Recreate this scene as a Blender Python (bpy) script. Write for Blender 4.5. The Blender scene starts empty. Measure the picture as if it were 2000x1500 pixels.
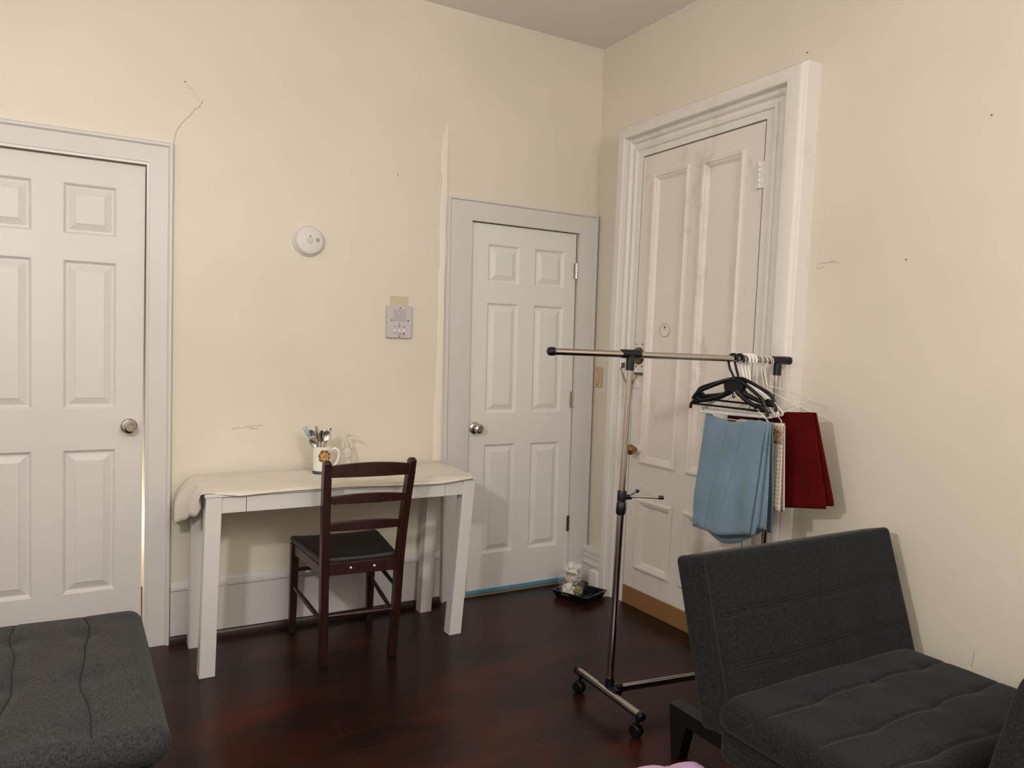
import bpy, bmesh, math, random
from mathutils import Vector, Matrix, noise
R = math.radians
SC = bpy.context.scene
COL = SC.collection
random.seed(7)

# ------------------------------------------------------------------ camera
cam_d = bpy.data.cameras.new('camera')
cam = bpy.data.objects.new('camera', cam_d); COL.objects.link(cam)
cam_d.sensor_width = 36.0
cam_d.lens = 1491.76 / 2000 * 36.0
cam_d.clip_start = 0.05
rx, ux, fx = (0.8655035, -0.49995597, 0.03078507), (-0.00183859, 0.05828787, 0.99829812), (0.5008995, 0.86408712, -0.04952914)
cam.matrix_world = Matrix(((rx[0], ux[0], -fx[0], -2.6647), (rx[1], ux[1], -fx[1], -3.6581), (rx[2], ux[2], -fx[2], 1.3752), (0, 0, 0, 1)))
SC.camera = cam

# ------------------------------------------------------------------ world, lamps, exposure
w = bpy.data.worlds.new('room_air'); SC.world = w; w.use_nodes = True
w.node_tree.nodes['Background'].inputs[0].default_value = (0.9, 0.92, 1.0, 1)
w.node_tree.nodes['Background'].inputs[1].default_value = 0.05

def lamp(name, loc, power, radius, col):
    d = bpy.data.lights.new(name, 'POINT'); d.energy = power; d.shadow_soft_size = radius; d.color = col
    o = bpy.data.objects.new(name, d); COL.objects.link(o); o.location = loc
    return o
lamp('room_lamp', (-3.10, -2.60, 1.93), 78, 0.07, (1.0, 0.965, 0.935))
lamp('rear_fill', (-1.45, -4.70, 2.60), 84, 0.35, (1.0, 0.955, 0.92))  # unseen fill added behind the viewer to brighten the far corner and ceiling
lamp('hall_lamp', (-2.60, 0.60, 0.42), 14, 0.08, (1.0, 0.86, 0.68))

SC.view_settings.view_transform = 'Standard'
SC.view_settings.look = 'None'
SC.view_settings.gamma = 1.0
SC.view_settings.use_curve_mapping = False
SC.view_settings.exposure = 0.0

# ------------------------------------------------------------------ materials
def srgb(r, g, b):
    f = lambda c: (c / 255 / 12.92) if c / 255 <= 0.04045 else ((c / 255 + 0.055) / 1.055) ** 2.4
    return (f(r), f(g), f(b), 1.0)

class Mat:
    def __init__(s, name, col, rough=0.5, metal=0.0, spec=0.5, **kw):
        s.m = bpy.data.materials.new(name); s.m.use_nodes = True
        s.t = s.m.node_tree; s.b = s.t.nodes['Principled BSDF']
        s.set('Base Color', col); s.set('Roughness', rough); s.set('Metallic', metal); s.set('Specular IOR Level', spec)
        for k, v in kw.items(): s.set(k, v)
    def set(s, k, v): s.b.inputs[k].default_value = v
    def n(s, typ, **kw):
        nd = s.t.nodes.new(typ)
        for k, v in kw.items():
            if k in nd.inputs: nd.inputs[k].default_value = v
            else: setattr(nd, k, v)
        return nd
    def l(s, a, b): s.t.links.new(a, b)
    def coord(s, kind='Object', scale=(1, 1, 1), rot=(0, 0, 0), loc=(0, 0, 0)):
        c = s.n('ShaderNodeTexCoord'); m = s.n('ShaderNodeMapping')
        m.inputs['Scale'].default_value = scale; m.inputs['Rotation'].default_value = rot; m.inputs['Location'].default_value = loc
        s.l(c.outputs[kind], m.inputs['Vector']); return m.outputs[0]
    def noise(s, vec, scale, detail=4, rough=0.5):
        nd = s.n('ShaderNodeTexNoise', Scale=scale, Detail=detail, Roughness=rough); s.l(vec, nd.inputs['Vector']); return nd.outputs['Fac']
    def ramp(s, fac, stops):
        nd = s.n('ShaderNodeValToRGB'); e = nd.color_ramp.elements
        e[0].position, e[0].color = stops[0]; e[1].position, e[1].color = stops[1]
        for p, c in stops[2:]:
            x = e.new(p); x.color = c
        s.l(fac, nd.inputs[0]); return nd.outputs[0]
    def mix(s, fac, a, b, mode='MIX'):
        nd = s.n('ShaderNodeMix', data_type='RGBA', blend_type=mode)
        for i, v in ((0, fac), (6, a), (7, b)):
            if hasattr(v, 'is_output'): s.l(v, nd.inputs[i])
            else: nd.inputs[i].default_value = v
        return nd.outputs[2]
    def bump(s, fac, strength=0.2, dist=0.002):
        nd = s.n('ShaderNodeBump', Strength=strength, Distance=dist); s.l(fac, nd.inputs['Height']); s.l(nd.outputs[0], s.b.inputs['Normal'])
    def base(s, out): s.l(out, s.b.inputs['Base Color'])

def scale_col(c, k): return (c[0] * k, c[1] * k, c[2] * k, 1)

WALLC = (0.755, 0.698, 0.592, 1)
def wall_mat(name, c):
    m = Mat(name, c, 0.42, spec=0.35)
    v = m.coord()
    f = m.noise(v, 1.3, 5)
    m.base(m.ramp(f, [(0.3, scale_col(c, 0.95)), (0.7, scale_col(c, 1.04))]))
    m.bump(m.noise(m.coord(), 55, 6, 0.6), 0.25, 0.002)
    return m.m
M = {}
M['wall'] = wall_mat('pale_yellow_wall_paint', WALLC)
M['wall_bead'] = wall_mat('cream_plaster_patch', (0.81, 0.75, 0.635, 1))
M['plate_paint'] = wall_mat('tan_painted_plate', (0.62, 0.54, 0.39, 1))
m = Mat('ceiling_paint', (0.82, 0.78, 0.75, 1), 0.8, spec=0.2)
m.bump(m.noise(m.coord(), 30, 4), 0.15, 0.003); M['ceiling'] = m.m

def paint(name, c, rough=0.32, wear=None):
    m = Mat(name, c, rough, spec=0.45)
    f = m.noise(m.coord(scale=(1, 1, 0.6)), 2.2, 4)
    col = m.ramp(f, [(0.3, scale_col(c, 0.97)), (0.7, scale_col(c, 1.02))])
    if wear:
        g = m.noise(m.coord(scale=(1, 1, 0.5)), 7, 8, 0.68)
        g = m.ramp(g, [(0.56, (0, 0, 0, 1)), (0.74, (1, 1, 1, 1))])
        col = m.mix(g, col, wear)
    m.base(col)
    m.bump(m.noise(m.coord(scale=(9, 9, 0.8)), 14, 4), 0.10, 0.001)
    return m.m
M['white'] = paint('white_door_paint', (0.70, 0.68, 0.67, 1), 0.42)
M['white2'] = paint('bright_white_door_paint', (0.77, 0.76, 0.74, 1), 0.42)
M['trim'] = paint('grey_white_trim_paint', (0.675, 0.655, 0.65, 1), 0.34)
M['oldwhite'] = paint('old_thick_white_paint', (0.77, 0.72, 0.68, 1), 0.42, wear=(0.58, 0.52, 0.44, 1))
M['oldtrim'] = paint('old_casing_paint', (0.78, 0.75, 0.72, 1), 0.38, wear=(0.66, 0.62, 0.56, 1))
M['base'] = paint('baseboard_paint', (0.65, 0.64, 0.63, 1), 0.35)
M['tablewhite'] = paint('white_table_lacquer', (0.70, 0.69, 0.67, 1), 0.3)

# floor: dark red-brown boards running along x, glossy varnish
m = Mat('dark_varnished_boards', (0.03, 0.012, 0.008, 1), 0.27, spec=0.18)
v = m.coord('Object')
br = m.n('ShaderNodeTexBrick', offset=0.37, offset_frequency=2)
for k, x in (('Scale', 1.0), ('Mortar Size', 0.0016), ('Mortar Smooth', 0.3), ('Bias', 0.0), ('Brick Width', 0.92), ('Row Height', 0.125)): br.inputs[k].default_value = x
br.inputs['Color1'].default_value = (0.0, 0, 0, 1); br.inputs['Color2'].default_value = (1, 1, 1, 1); br.inputs['Mortar'].default_value = (0.5, 0.5, 0.5, 1)
m.l(v, br.inputs['Vector'])
tone = m.ramp(br.outputs['Color'], [(0.0, (0.0085, 0.0036, 0.0024, 1)), (1.0, (0.0235, 0.0088, 0.0055, 1))])
g = m.noise(m.coord('Object', scale=(1.2, 14, 1)), 4, 6, 0.6)
tone = m.mix(m.ramp(g, [(0.35, (0, 0, 0, 1)), (0.75, (0.55, 0.55, 0.55, 1))]), tone, (0.0115, 0.0060, 0.0042, 1))
red = m.noise(m.coord('Object', scale=(1, 2.2, 1), loc=(3.1, 1.7, 0)), 1.5, 4)
tone = m.mix(m.ramp(red, [(0.48, (0, 0, 0, 1)), (0.70, (0.8, 0.8, 0.8, 1))]), tone, (0.062, 0.0098, 0.0055, 1))
tone = m.mix(m.ramp(br.outputs['Fac'], [(0.0, (0, 0, 0, 1)), (1.0, (0.55, 0.55, 0.55, 1))]), tone, (0.060, 0.034, 0.022, 1))
m.base(tone)
m.set('Roughness', 0.29); M['floor'] = m.m

def fabric(name, c1, c2, sc=420, bump=0.5):
    m = Mat(name, c1, 0.92, spec=0.15)
    m.set('Sheen Weight', 0.08); m.set('Sheen Roughness', 0.5)
    a = m.noise(m.coord('Object', scale=(0.22, 1, 1)), sc, 2, 0.6)
    b = m.noise(m.coord('Object', scale=(1, 0.22, 0.22)), sc, 2, 0.6)
    mx = m.n('ShaderNodeMath', operation='ADD'); m.l(a, mx.inputs[0]); m.l(b, mx.inputs[1])
    hv = m.n('ShaderNodeMath', operation='MULTIPLY'); m.l(mx.outputs[0], hv.inputs[0]); hv.inputs[1].default_value = 0.5
    m.base(m.ramp(hv.outputs[0], [(0.36, c1), (0.64, c2)]))
    m.bump(hv.outputs[0], bump, 0.002); return m.m
M['charcoal'] = fabric('charcoal_woven_upholstery', (0.0045, 0.0045, 0.005, 1), (0.0225, 0.0218, 0.0232, 1))
M['charcoal_lit'] = fabric('lamplit_charcoal_upholstery', (0.012, 0.012, 0.0125, 1), (0.052, 0.0505, 0.051, 1))  # same charcoal fabric lightened: lamplight on the bench put into its colour
M['seam'] = Mat('black_stitching', (0.008, 0.008, 0.009, 1), 0.9).m
M['blackwood'] = Mat('black_stained_wood', (0.006, 0.005, 0.005, 1), 0.4).m
m = Mat('dark_cherry_wood', (0.030, 0.0085, 0.006, 1), 0.28, spec=0.45)
g = m.noise(m.coord(scale=(9, 9, 1.0)), 9, 6, 0.6)
m.base(m.ramp(g, [(0.3, (0.017, 0.005, 0.0038, 1)), (0.7, (0.037, 0.0105, 0.007, 1))])); M['cherry'] = m.m
m = Mat('black_leatherette', (0.012, 0.010, 0.010, 1), 0.42, spec=0.45)
m.bump(m.noise(m.coord(), 260, 3), 0.25, 0.001); M['leather'] = m.m
m = Mat('cream_table_cover', (0.76, 0.71, 0.61, 1), 0.42, spec=0.4)
f = m.noise(m.coord(), 5, 6, 0.6); m.base(m.ramp(f, [(0.3, (0.72, 0.67, 0.57, 1)), (0.7, (0.79, 0.75, 0.66, 1))]))
m.bump(m.noise(m.coord(scale=(1, 2, 1)), 16, 4), 0.25, 0.004); M['cloth'] = m.m
M['chrome'] = Mat('brushed_steel_tube', (0.48, 0.44, 0.41, 1), 0.17, 1.0).m
M['nickel'] = Mat('satin_nickel', (0.55, 0.51, 0.46, 1), 0.25, 1.0).m
M['steel'] = Mat('cutlery_steel', (0.50, 0.48, 0.46, 1), 0.22, 1.0).m
M['brass'] = Mat('aged_brass', (0.34, 0.20, 0.085, 1), 0.33, 1.0).m
M['tarnish'] = Mat('tarnished_metal', (0.16, 0.12, 0.085, 1), 0.45, 0.8).m
M['blackplastic'] = Mat('black_plastic', (0.0035, 0.0038, 0.0042, 1), 0.4, 0.0, 0.3).m
M['navyplastic'] = Mat('black_blue_plastic', (0.0045, 0.005, 0.009, 1), 0.35, 0.0, 0.35).m
M['whiteplastic'] = Mat('white_plastic', (0.80, 0.79, 0.77, 1), 0.35).m
M['whitewire'] = Mat('white_coated_wire', (0.78, 0.74, 0.68, 1), 0.35).m
M['detector'] = Mat('detector_plastic', (0.72, 0.70, 0.68, 1), 0.4).m
M['intercom'] = Mat('lilac_grey_plastic', (0.58, 0.54, 0.57, 1), 0.45).m
M['intercomslot'] = Mat('grille_slot', (0.28, 0.25, 0.27, 1), 0.6).m
M['mark'] = Mat('dark_marking', (0.05, 0.04, 0.04, 1), 0.6).m
M['button'] = Mat('pale_button', (0.82, 0.81, 0.80, 1), 0.35).m
M['beigeplastic'] = Mat('beige_switch_plastic', (0.56, 0.47, 0.28, 1), 0.4).m
M['amber'] = Mat('amber_rocker', (0.62, 0.42, 0.26, 1), 0.4).m
M['card'] = paint('tan_painted_board', (0.28, 0.145, 0.055, 1), 0.5)
M['tape'] = Mat('blue_tape', (0.10, 0.30, 0.46, 1), 0.45).m
M['thresh'] = Mat('worn_threshold_wood', (0.22, 0.16, 0.09, 1), 0.5).m
M['darkwood'] = Mat('dark_shoe_moulding', (0.022, 0.010, 0.007, 1), 0.35).m
M['crackc'] = Mat('hairline_crack', (0.40, 0.35, 0.26, 1), 0.8).m
m = Mat('glazed_white_china', (0.82, 0.80, 0.74, 1), 0.12, spec=0.5); M['china'] = m.m
M['blueglaze'] = Mat('blue_glaze', (0.035, 0.055, 0.17, 1), 0.15).m
M['rose1'] = Mat('dried_rose_tan', (0.42, 0.22, 0.075, 1), 0.7).m
M['rose2'] = Mat('dried_rose_brown', (0.22, 0.085, 0.03, 1), 0.75).m
M['rose3'] = Mat('dried_rose_gold', (0.58, 0.38, 0.16, 1), 0.7).m
M['bluefork'] = Mat('blue_plastic', (0.36, 0.50, 0.62, 1), 0.3, **{'Transmission Weight': 0.35}).m
M['clear'] = Mat('clear_plastic', (0.97, 0.97, 0.95, 1), 0.06, **{'Transmission Weight': 1.0, 'IOR': 1.18}).m
M['clearcap'] = Mat('frosted_plastic', (0.85, 0.84, 0.80, 1), 0.25, **{'Transmission Weight': 0.55, 'IOR': 1.3}).m
M['soap'] = Mat('pale_soap', (0.80, 0.78, 0.68, 1), 0.1, **{'Transmission Weight': 0.8, 'IOR': 1.2}).m
m = Mat('thin_clear_film', (0.95, 0.95, 0.95, 1), 0.10, spec=1.0)
m.set('Alpha', 0.09); M['film'] = m.m
M['paper'] = Mat('crumpled_white_paper', (0.82, 0.77, 0.72, 1), 0.6).m
M['paper2'] = Mat('crumpled_pinkish_wrap', (0.60, 0.50, 0.44, 1), 0.45).m
M['lidgreen'] = Mat('olive_gold_foil', (0.36, 0.32, 0.12, 1), 0.25, 0.4).m
M['tray'] = Mat('glossy_black_tray', (0.006, 0.006, 0.007, 1), 0.18).m

def knit(name, c, var=0.12, rough=0.9, sheen=0.3):
    m = Mat(name, c, rough, spec=0.15); m.set('Sheen Weight', sheen)
    f = m.noise(m.coord(), 6, 5); m.base(m.ramp(f, [(0.3, scale_col(c, 1 - var)), (0.7, scale_col(c, 1 + var))]))
    m.bump(m.noise(m.coord(scale=(1, 1, 2)), 500, 2), 0.25, 0.001); return m.m
M['bluecloth'] = knit('dusty_blue_fabric', (0.165, 0.255, 0.325, 1))
M['redcloth'] = knit('deep_red_velvet', (0.082, 0.0020, 0.0026, 1), 0.2, 0.95, 0.0)
M['lilac'] = knit('lilac_quilting', (0.56, 0.36, 0.58, 1), 0.06)
m = Mat('dotted_cream_fabric', (0.70, 0.63, 0.54, 1), 0.85, spec=0.15)
uv = m.coord('UV', scale=(1, 1, 1))
vo = m.n('ShaderNodeTexVoronoi', feature='F1', Scale=1.0, Randomness=0.0); vm = m.coord('UV', scale=(62, 62, 1)); m.l(vm, vo.inputs['Vector'])
dots = m.ramp(vo.outputs['Distance'], [(0.20, (1, 1, 1, 1)), (0.27, (0, 0, 0, 1))])
col = m.mix(dots, (0.72, 0.65, 0.56, 1), (0.42, 0.33, 0.29, 1)); m.base(col); M['dots'] = m.m
m = Mat('brown_paisley_fabric', (0.30, 0.18, 0.10, 1), 0.85, spec=0.15)
vo = m.n('ShaderNodeTexVoronoi', feature='SMOOTH_F1', Scale=70.0); m.l(m.coord(), vo.inputs['Vector'])
m.base(m.ramp(vo.outputs['Distance'], [(0.2, (0.09, 0.045, 0.025, 1)), (0.42, (0.50, 0.36, 0.24, 1))])); M['paisley'] = m.m

# ------------------------------------------------------------------ geometry helpers
class MB:
    """collects shapes (world coordinates); build() links them as one mesh object"""
    def __init__(s): s.v = []; s.f = []; s.uv = None
    def add(s, vs, fs):
        o = len(s.v); s.v += [tuple(p) for p in vs]; s.f += [tuple(i + o for i in f) for f in fs]; return s
    def box(s, x0, x1, y0, y1, z0, z1):
        v = [(x, y, z) for z in (z0, z1) for y in (y0, y1) for x in (x0, x1)]
        return s.add(v, [(0, 2, 3, 1), (4, 5, 7, 6), (0, 1, 5, 4), (2, 6, 7, 3), (0, 4, 6, 2), (1, 3, 7, 5)])
    def hexa(s, a, b):
        """two quads (lists of 4 points, same order) joined as a solid"""
        v = list(a) + list(b)
        return s.add(v, [(3, 2, 1, 0), (4, 5, 6, 7)] + [(i, (i + 1) % 4, 4 + (i + 1) % 4, 4 + i) for i in range(4)])
    def tube(s, pts, r, n=12, closed=False, cap=True, flat=None):
        pts = [Vector(p) for p in pts]; N = len(pts)
        rs = r if isinstance(r, (list, tuple)) else [r] * N
        T = []
        for i in range(N):
            if closed: d = pts[(i + 1) % N] - pts[i - 1]
            else: d = pts[min(i + 1, N - 1)] - pts[max(i - 1, 0)]
            T.append(d.normalized() if d.length > 1e-9 else Vector((0, 0, 1)))
        up = Vector((0, 0, 1)) if abs(T[0].z) < 0.9 else Vector((1, 0, 0))
        if flat is not None: up = Vector(flat)
        u = (up - T[0] * up.dot(T[0])).normalized(); rings = []
        for i in range(N):
            u = (u - T[i] * u.dot(T[i])).normalized(); wv = T[i].cross(u)
            rings.append([pts[i] + (u * math.cos(2 * math.pi * k / n) + wv * math.sin(2 * math.pi * k / n)) * rs[i] for k in range(n)])
        vs = [p for rg in rings for p in rg]; fs = []
        for i in range(N if closed else N - 1):
            j = (i + 1) % N
            for k in range(n): fs.append((i * n + k, i * n + (k + 1) % n, j * n + (k + 1) % n, j * n + k))
        if cap and not closed: fs += [tuple(range(n))[::-1], tuple((N - 1) * n + k for k in range(n))]
        return s.add(vs, fs)
    def lathe(s, prof, origin=(0, 0, 0), axis=(0, 0, 1), n=28, cap=True):
        """prof = [(radius, height)] along axis"""
        a = Vector(axis).normalized(); up = Vector((0, 0, 1)) if abs(a.z) < 0.9 else Vector((1, 0, 0))
        u = a.cross(up).normalized(); wv = a.cross(u); o = Vector(origin); vs = []; fs = []
        for r_, h in prof:
            for k in range(n):
                t = 2 * math.pi * k / n; vs.append(o + a * h + (u * math.cos(t) + wv * math.sin(t)) * max(r_, 1e-5))
        for i in range(len(prof) - 1):
            for k in range(n): fs.append((i * n + k, i * n + (k + 1) % n, (i + 1) * n + (k + 1) % n, (i + 1) * n + k))
        if cap: fs += [tuple(range(n))[::-1], tuple((len(prof) - 1) * n + k for k in range(n))]
        return s.add(vs, fs)
    def grid(s, fn, nu, nv, closeu=False):
        vs = [fn(i / nu, j / nv) for j in range(nv + 1) for i in range(nu + (0 if closeu else 1))]
        W = nu if closeu else nu + 1
        fs = [(j * W + i, j * W + (i + 1) % W, (j + 1) * W + (i + 1) % W, (j + 1) * W + i) for j in range(nv) for i in range(nu)]
        return s.add(vs, fs)
    def softbox(s, size, r, nx=20, ny=20, nz=6, fn=None, xf=None):
        """rounded box centred at 0; fn(p, n) -> displaced p; xf = Matrix"""
        hx, hy, hz = [d / 2 for d in size]; h = (hx, hy, hz); idx = {}; vs = []; fs = []
        def vert(p):
            k = tuple(round(c, 6) for c in p)
            if k in idx: return idx[k]
            q = Vector([c * hh for c, hh in zip(p, h)]); core = Vector([max(-(hh - r), min(hh - r, c)) for c, hh in zip(q, h)])
            d = q - core
            n_ = d.normalized() if d.length > 1e-9 else Vector((0, 0, 1))
            # spread the rounding: move cube shell to sphere shell
            pt = core + n_ * r if d.length > 1e-9 else q
            if fn: pt = fn(pt, n_)
            idx[k] = len(vs); vs.append(pt); return idx[k]
        def dist(n_, hh):
            # samples denser near edges so the rounding is smooth
            out = []
            e = min(0.9, r / hh)
            k = 4
            out += [-1 + e * (1 - math.cos(i / k * math.pi / 2)) for i in range(k)]
            m_ = max(2, n_)
            out += [-1 + e + (2 - 2 * e) * i / m_ for i in range(m_ + 1)]
            out += [1 - e * (1 - math.cos(i / k * math.pi / 2)) for i in range(k)][::-1]
            return out
        X, Y, Z = dist(nx, hx), dist(ny, hy), dist(nz, hz)
        def face(A, B, mk, flip):
            for i in range(len(A) - 1):
                for j in range(len(B) - 1):
                    q = [vert(mk(A[i], B[j])), vert(mk(A[i + 1], B[j])), vert(mk(A[i + 1], B[j + 1])), vert(mk(A[i], B[j + 1]))]
                    if len(set(q)) == 4: fs.append(tuple(q[::-1] if flip else q))
        face(X, Y, lambda a, b: (a, b, 1), False); face(X, Y, lambda a, b: (a, b, -1), True)
        face(X, Z, lambda a, b: (a, -1, b), False); face(X, Z, lambda a, b: (a, 1, b), True)
        face(Y, Z, lambda a, b: (1, a, b), False); face(Y, Z, lambda a, b: (-1, a, b), True)
        if xf: vs = [xf @ v for v in vs]
        return s.add(vs, fs)
    def shear(s, fn):
        s.v = [fn(*p) for p in s.v]; return s
    def build(s, name, mat, parent=None, bevel=0, smooth=True, solid=0, sub=0, ang=38, label=None, segs=2):
        me = bpy.data.meshes.new(name)
        off = Vector((0, 0, 0)); p = parent
        while p is not None: off += p.location; p = p.parent
        me.from_pydata([Vector(v) - off for v in s.v], [], s.f)
        bm = bmesh.new(); bm.from_mesh(me); bmesh.ops.remove_doubles(bm, verts=bm.verts, dist=1e-6)
        bmesh.ops.recalc_face_normals(bm, faces=bm.faces); bm.to_mesh(me); bm.free()
        if s.uv:
            lay = me.uv_layers.new(name='UVMap')
            for lp in me.loops: lay.data[lp.index].uv = s.uv(me.vertices[lp.vertex_index].co + off)
        if smooth:
            me.polygons.foreach_set('use_smooth', [True] * len(me.polygons)); me.set_sharp_from_angle(angle=R(ang))
        me.materials.append(mat if not isinstance(mat, str) else M[mat])
        o = bpy.data.objects.new(name, me); COL.objects.link(o)
        if parent is not None: o.parent = parent
        if solid:
            md = o.modifiers.new('thickness', 'SOLIDIFY'); md.thickness = solid; md.offset = 0
        if bevel:
            md = o.modifiers.new('edges', 'BEVEL'); md.width = bevel; md.segments = segs; md.limit_method = 'ANGLE'; md.angle_limit = R(35)
        if sub:
            md = o.modifiers.new('smooth', 'SUBSURF'); md.levels = md.render_levels = sub
        if label: o['label'] = label
        return o

def tag(o, label, cat, group=None):
    o['label'] = label; o['category'] = cat
    if group: o['group'] = group
    return o
def thing(name, label, cat, loc, group=None):
    o = bpy.data.objects.new(name, None); COL.objects.link(o); o.location = loc; o.empty_display_size = 0.1
    return tag(o, label, cat, group)
def struct(o, label=None, cat=None):
    o['kind'] = 'structure'
    if label: o['label'] = label
    if cat: o['category'] = cat
    return o
def V(*a): return Vector(a)
def lerp(a, b, t): return a + (b - a) * t
def smooth_path(pts, k=8, closed=False):
    P = [Vector(p) for p in pts]; n = len(P); out = []
    for i in range(n if closed else n - 1):
        g = (lambda j: P[j % n]) if closed else (lambda j: P[max(0, min(n - 1, j))])
        a, b, c, d = g(i - 1), g(i), g(i + 1), g(i + 2)
        for j in range(k):
            t = j / k
            out.append(0.5 * ((2 * b) + (c - a) * t + (2 * a - 5 * b + 4 * c - d) * t * t + (3 * b - a - 3 * c + d) * t ** 3))
    if not closed: out.append(P[-1])
    return out
def arc(c, u, v, r, a0, a1, n=10):
    return [Vector(c) + (Vector(u) * math.cos(R(lerp(a0, a1, i / n))) + Vector(v) * math.sin(R(lerp(a0, a1, i / n)))) * r for i in range(n + 1)]

# ------------------------------------------------------------------ room shell
H = 3.10; XL = -4.4; YF = -5.2
def wall_holes(name, u0, u1, z0, z1, holes, mk, mat, label):
    us = sorted({u0, u1} | {h[0] for h in holes} | {h[1] for h in holes}); zs = sorted({z0, z1} | {h[2] for h in holes} | {h[3] for h in holes})
    b = MB()
    for i in range(len(us) - 1):
        for j in range(len(zs) - 1):
            cu, cz = (us[i] + us[i + 1]) / 2, (zs[j] + zs[j + 1]) / 2
            if any(h[0] < cu < h[1] and h[2] < cz < h[3] for h in holes): continue
            b.box(*mk(us[i], us[i + 1]), zs[j], zs[j + 1])
    bm = bmesh.new(); me = bpy.data.meshes.new(name)
    o = b.build(name, mat, smooth=False); struct(o, label, 'wall'); return o
D1 = (-3.16, -2.378, 2.104)      # left door opening: x0, x1, top
D2 = (-0.818, -0.128, 2.036)     # low door opening
wall_back = wall_holes('wall_back', XL - 0.12, 0.12, 0, H, [(D1[0], D1[1], -1, D1[2]), (D2[0], D2[1], -1, D2[2])], lambda a, b: (a, b, 0, 0.12), 'wall', 'pale yellow painted wall with the two flush white doors')
wall_right = struct(MB().box(0, 0.12, YF - 0.12, 0, 0, H).build('wall_right', 'wall', smooth=False), 'pale yellow painted wall with the old panelled door', 'wall')
wall_left = struct(MB().box(XL - 0.12, XL, YF, 0, 0, H).build('wall_left', 'wall', smooth=False), 'pale yellow wall on the left side of the room', 'wall')
wall_front = struct(MB().box(XL - 0.12, 0, YF - 0.12, YF, 0, H).build('wall_front', 'wall', smooth=False), 'pale yellow wall behind the viewer', 'wall')
floor = struct(MB().box(XL - 0.12, 0.12, YF - 0.12, 1.3, -0.1, 0).build('floor', 'floor', smooth=False), 'dark red-brown varnished board floor', 'floor')
ceiling = struct(MB().box(XL - 0.12, 0.12, YF - 0.12, 0.12, H, H + 0.1).build('ceiling', 'ceiling', smooth=False), 'plain off-white ceiling', 'ceiling')
wall_hall = struct(MB().box(-3.6, -1.6, 0.9, 1.0, 0, 2.4).build('wall_hall', 'wall', smooth=False), 'lit wall seen through the gap of the left door', 'wall')

# plaster bead left of the low door, irregular width
rb = random.Random(3); pts = []
b = MB(); rows = []
for i in range(26):
    z = lerp(0.76, 2.50, i / 25); xr = -0.968 + 0.002 * math.sin(i * 1.3); wd = 0.030 + 0.012 * rb.random() + (0.010 if z < 1.2 else 0); wd *= (0.6 if i == 25 else 1)
    rows.append([(xr, -0.0, z), (xr - 0.004, -0.006, z), (xr - wd * 0.6, -0.0045, z), (xr - wd, 0.0, z)])
vs = [p for r_ in rows for p in r_]; fs = [(i * 4 + k, i * 4 + k + 1, i * 4 + k + 5, i * 4 + k + 4) for i in range(25) for k in range(3)] + [(0, 1, 2, 3), (100, 101, 102, 103)] + [(i * 4 + 3, i * 4, i * 4 + 4, i * 4 + 7) for i in range(25)]
struct(b.add(vs, fs).build('trim_1', 'wall_bead'), 'lighter lumpy plaster strip beside the low door casing', 'trim')

def ribbon(name, parent, pts, wd, axis, mat='crackc'):
    b = MB(); b.tube(pts, wd, 4); return b.build(name, mat, parent)
ribbon('crack', wall_back, [(-2.277, -0.0004, 2.21), (-2.266, -0.0004, 2.265), (-2.235, -0.0004, 2.314), (-2.215, -0.0004, 2.335), (-2.19, -0.0004, 2.372), (-2.175, -0.0004, 2.380), (-2.159, -0.0004, 2.416)], 0.0011, 'y')
ribbon('crack', wall_back, [(-2.17, -0.0002, 2.40), (-2.195, -0.0002, 2.442), (-2.225, -0.0002, 2.47)], 0.0006, 'y')
for p in (((-2.02, 0.958), (-1.96, 0.962), (-1.925, 0.957)), ((-1.96, 0.969), (-1.93, 0.967), (-1.885, 0.971)), ((-1.94, 0.952), (-1.92, 0.954), (-1.90, 0.953))):
    ribbon('scuff_mark', wall_back, [(x, -0.0002, z) for x, z in p], 0.0011, 'y')
for p in (((-1.548, 1.752), (-1.59, 1.754), (-1.645, 1.749)), ((-1.535, 1.735), (-1.56, 1.733), (-1.575, 1.737)), ((-1.60, 1.757), (-1.63, 1.760))):
    ribbon('scuff_mark', wall_right, [(-0.0002, y, z) for y, z in p], 0.0009, 'x')
ribbon('scuff_mark', wall_right, [(-0.0002, -2.245, 0.33), (-0.0002, -2.25, 0.36), (-0.0002, -2.252, 0.385)], 0.0012, 'x')
for x, z in ((-2.233, 2.479), (-1.243, 2.216)):
    MB().lathe([(0.0028, 0), (0.0028, 0.003), (0.001, 0.004)], (x, 0, z), (0, -1, 0), 10).build('nail', 'tarnish', wall_back)
for y, z in ((-1.437, 2.637), (-2.202, 2.195), (-1.927, 1.738)):
    MB().lathe([(0.0028, 0), (0.0028, 0.003), (0.001, 0.004)], (0, y, z), (-1, 0, 0), 10).build('nail', 'tarnish', wall_right)

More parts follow.
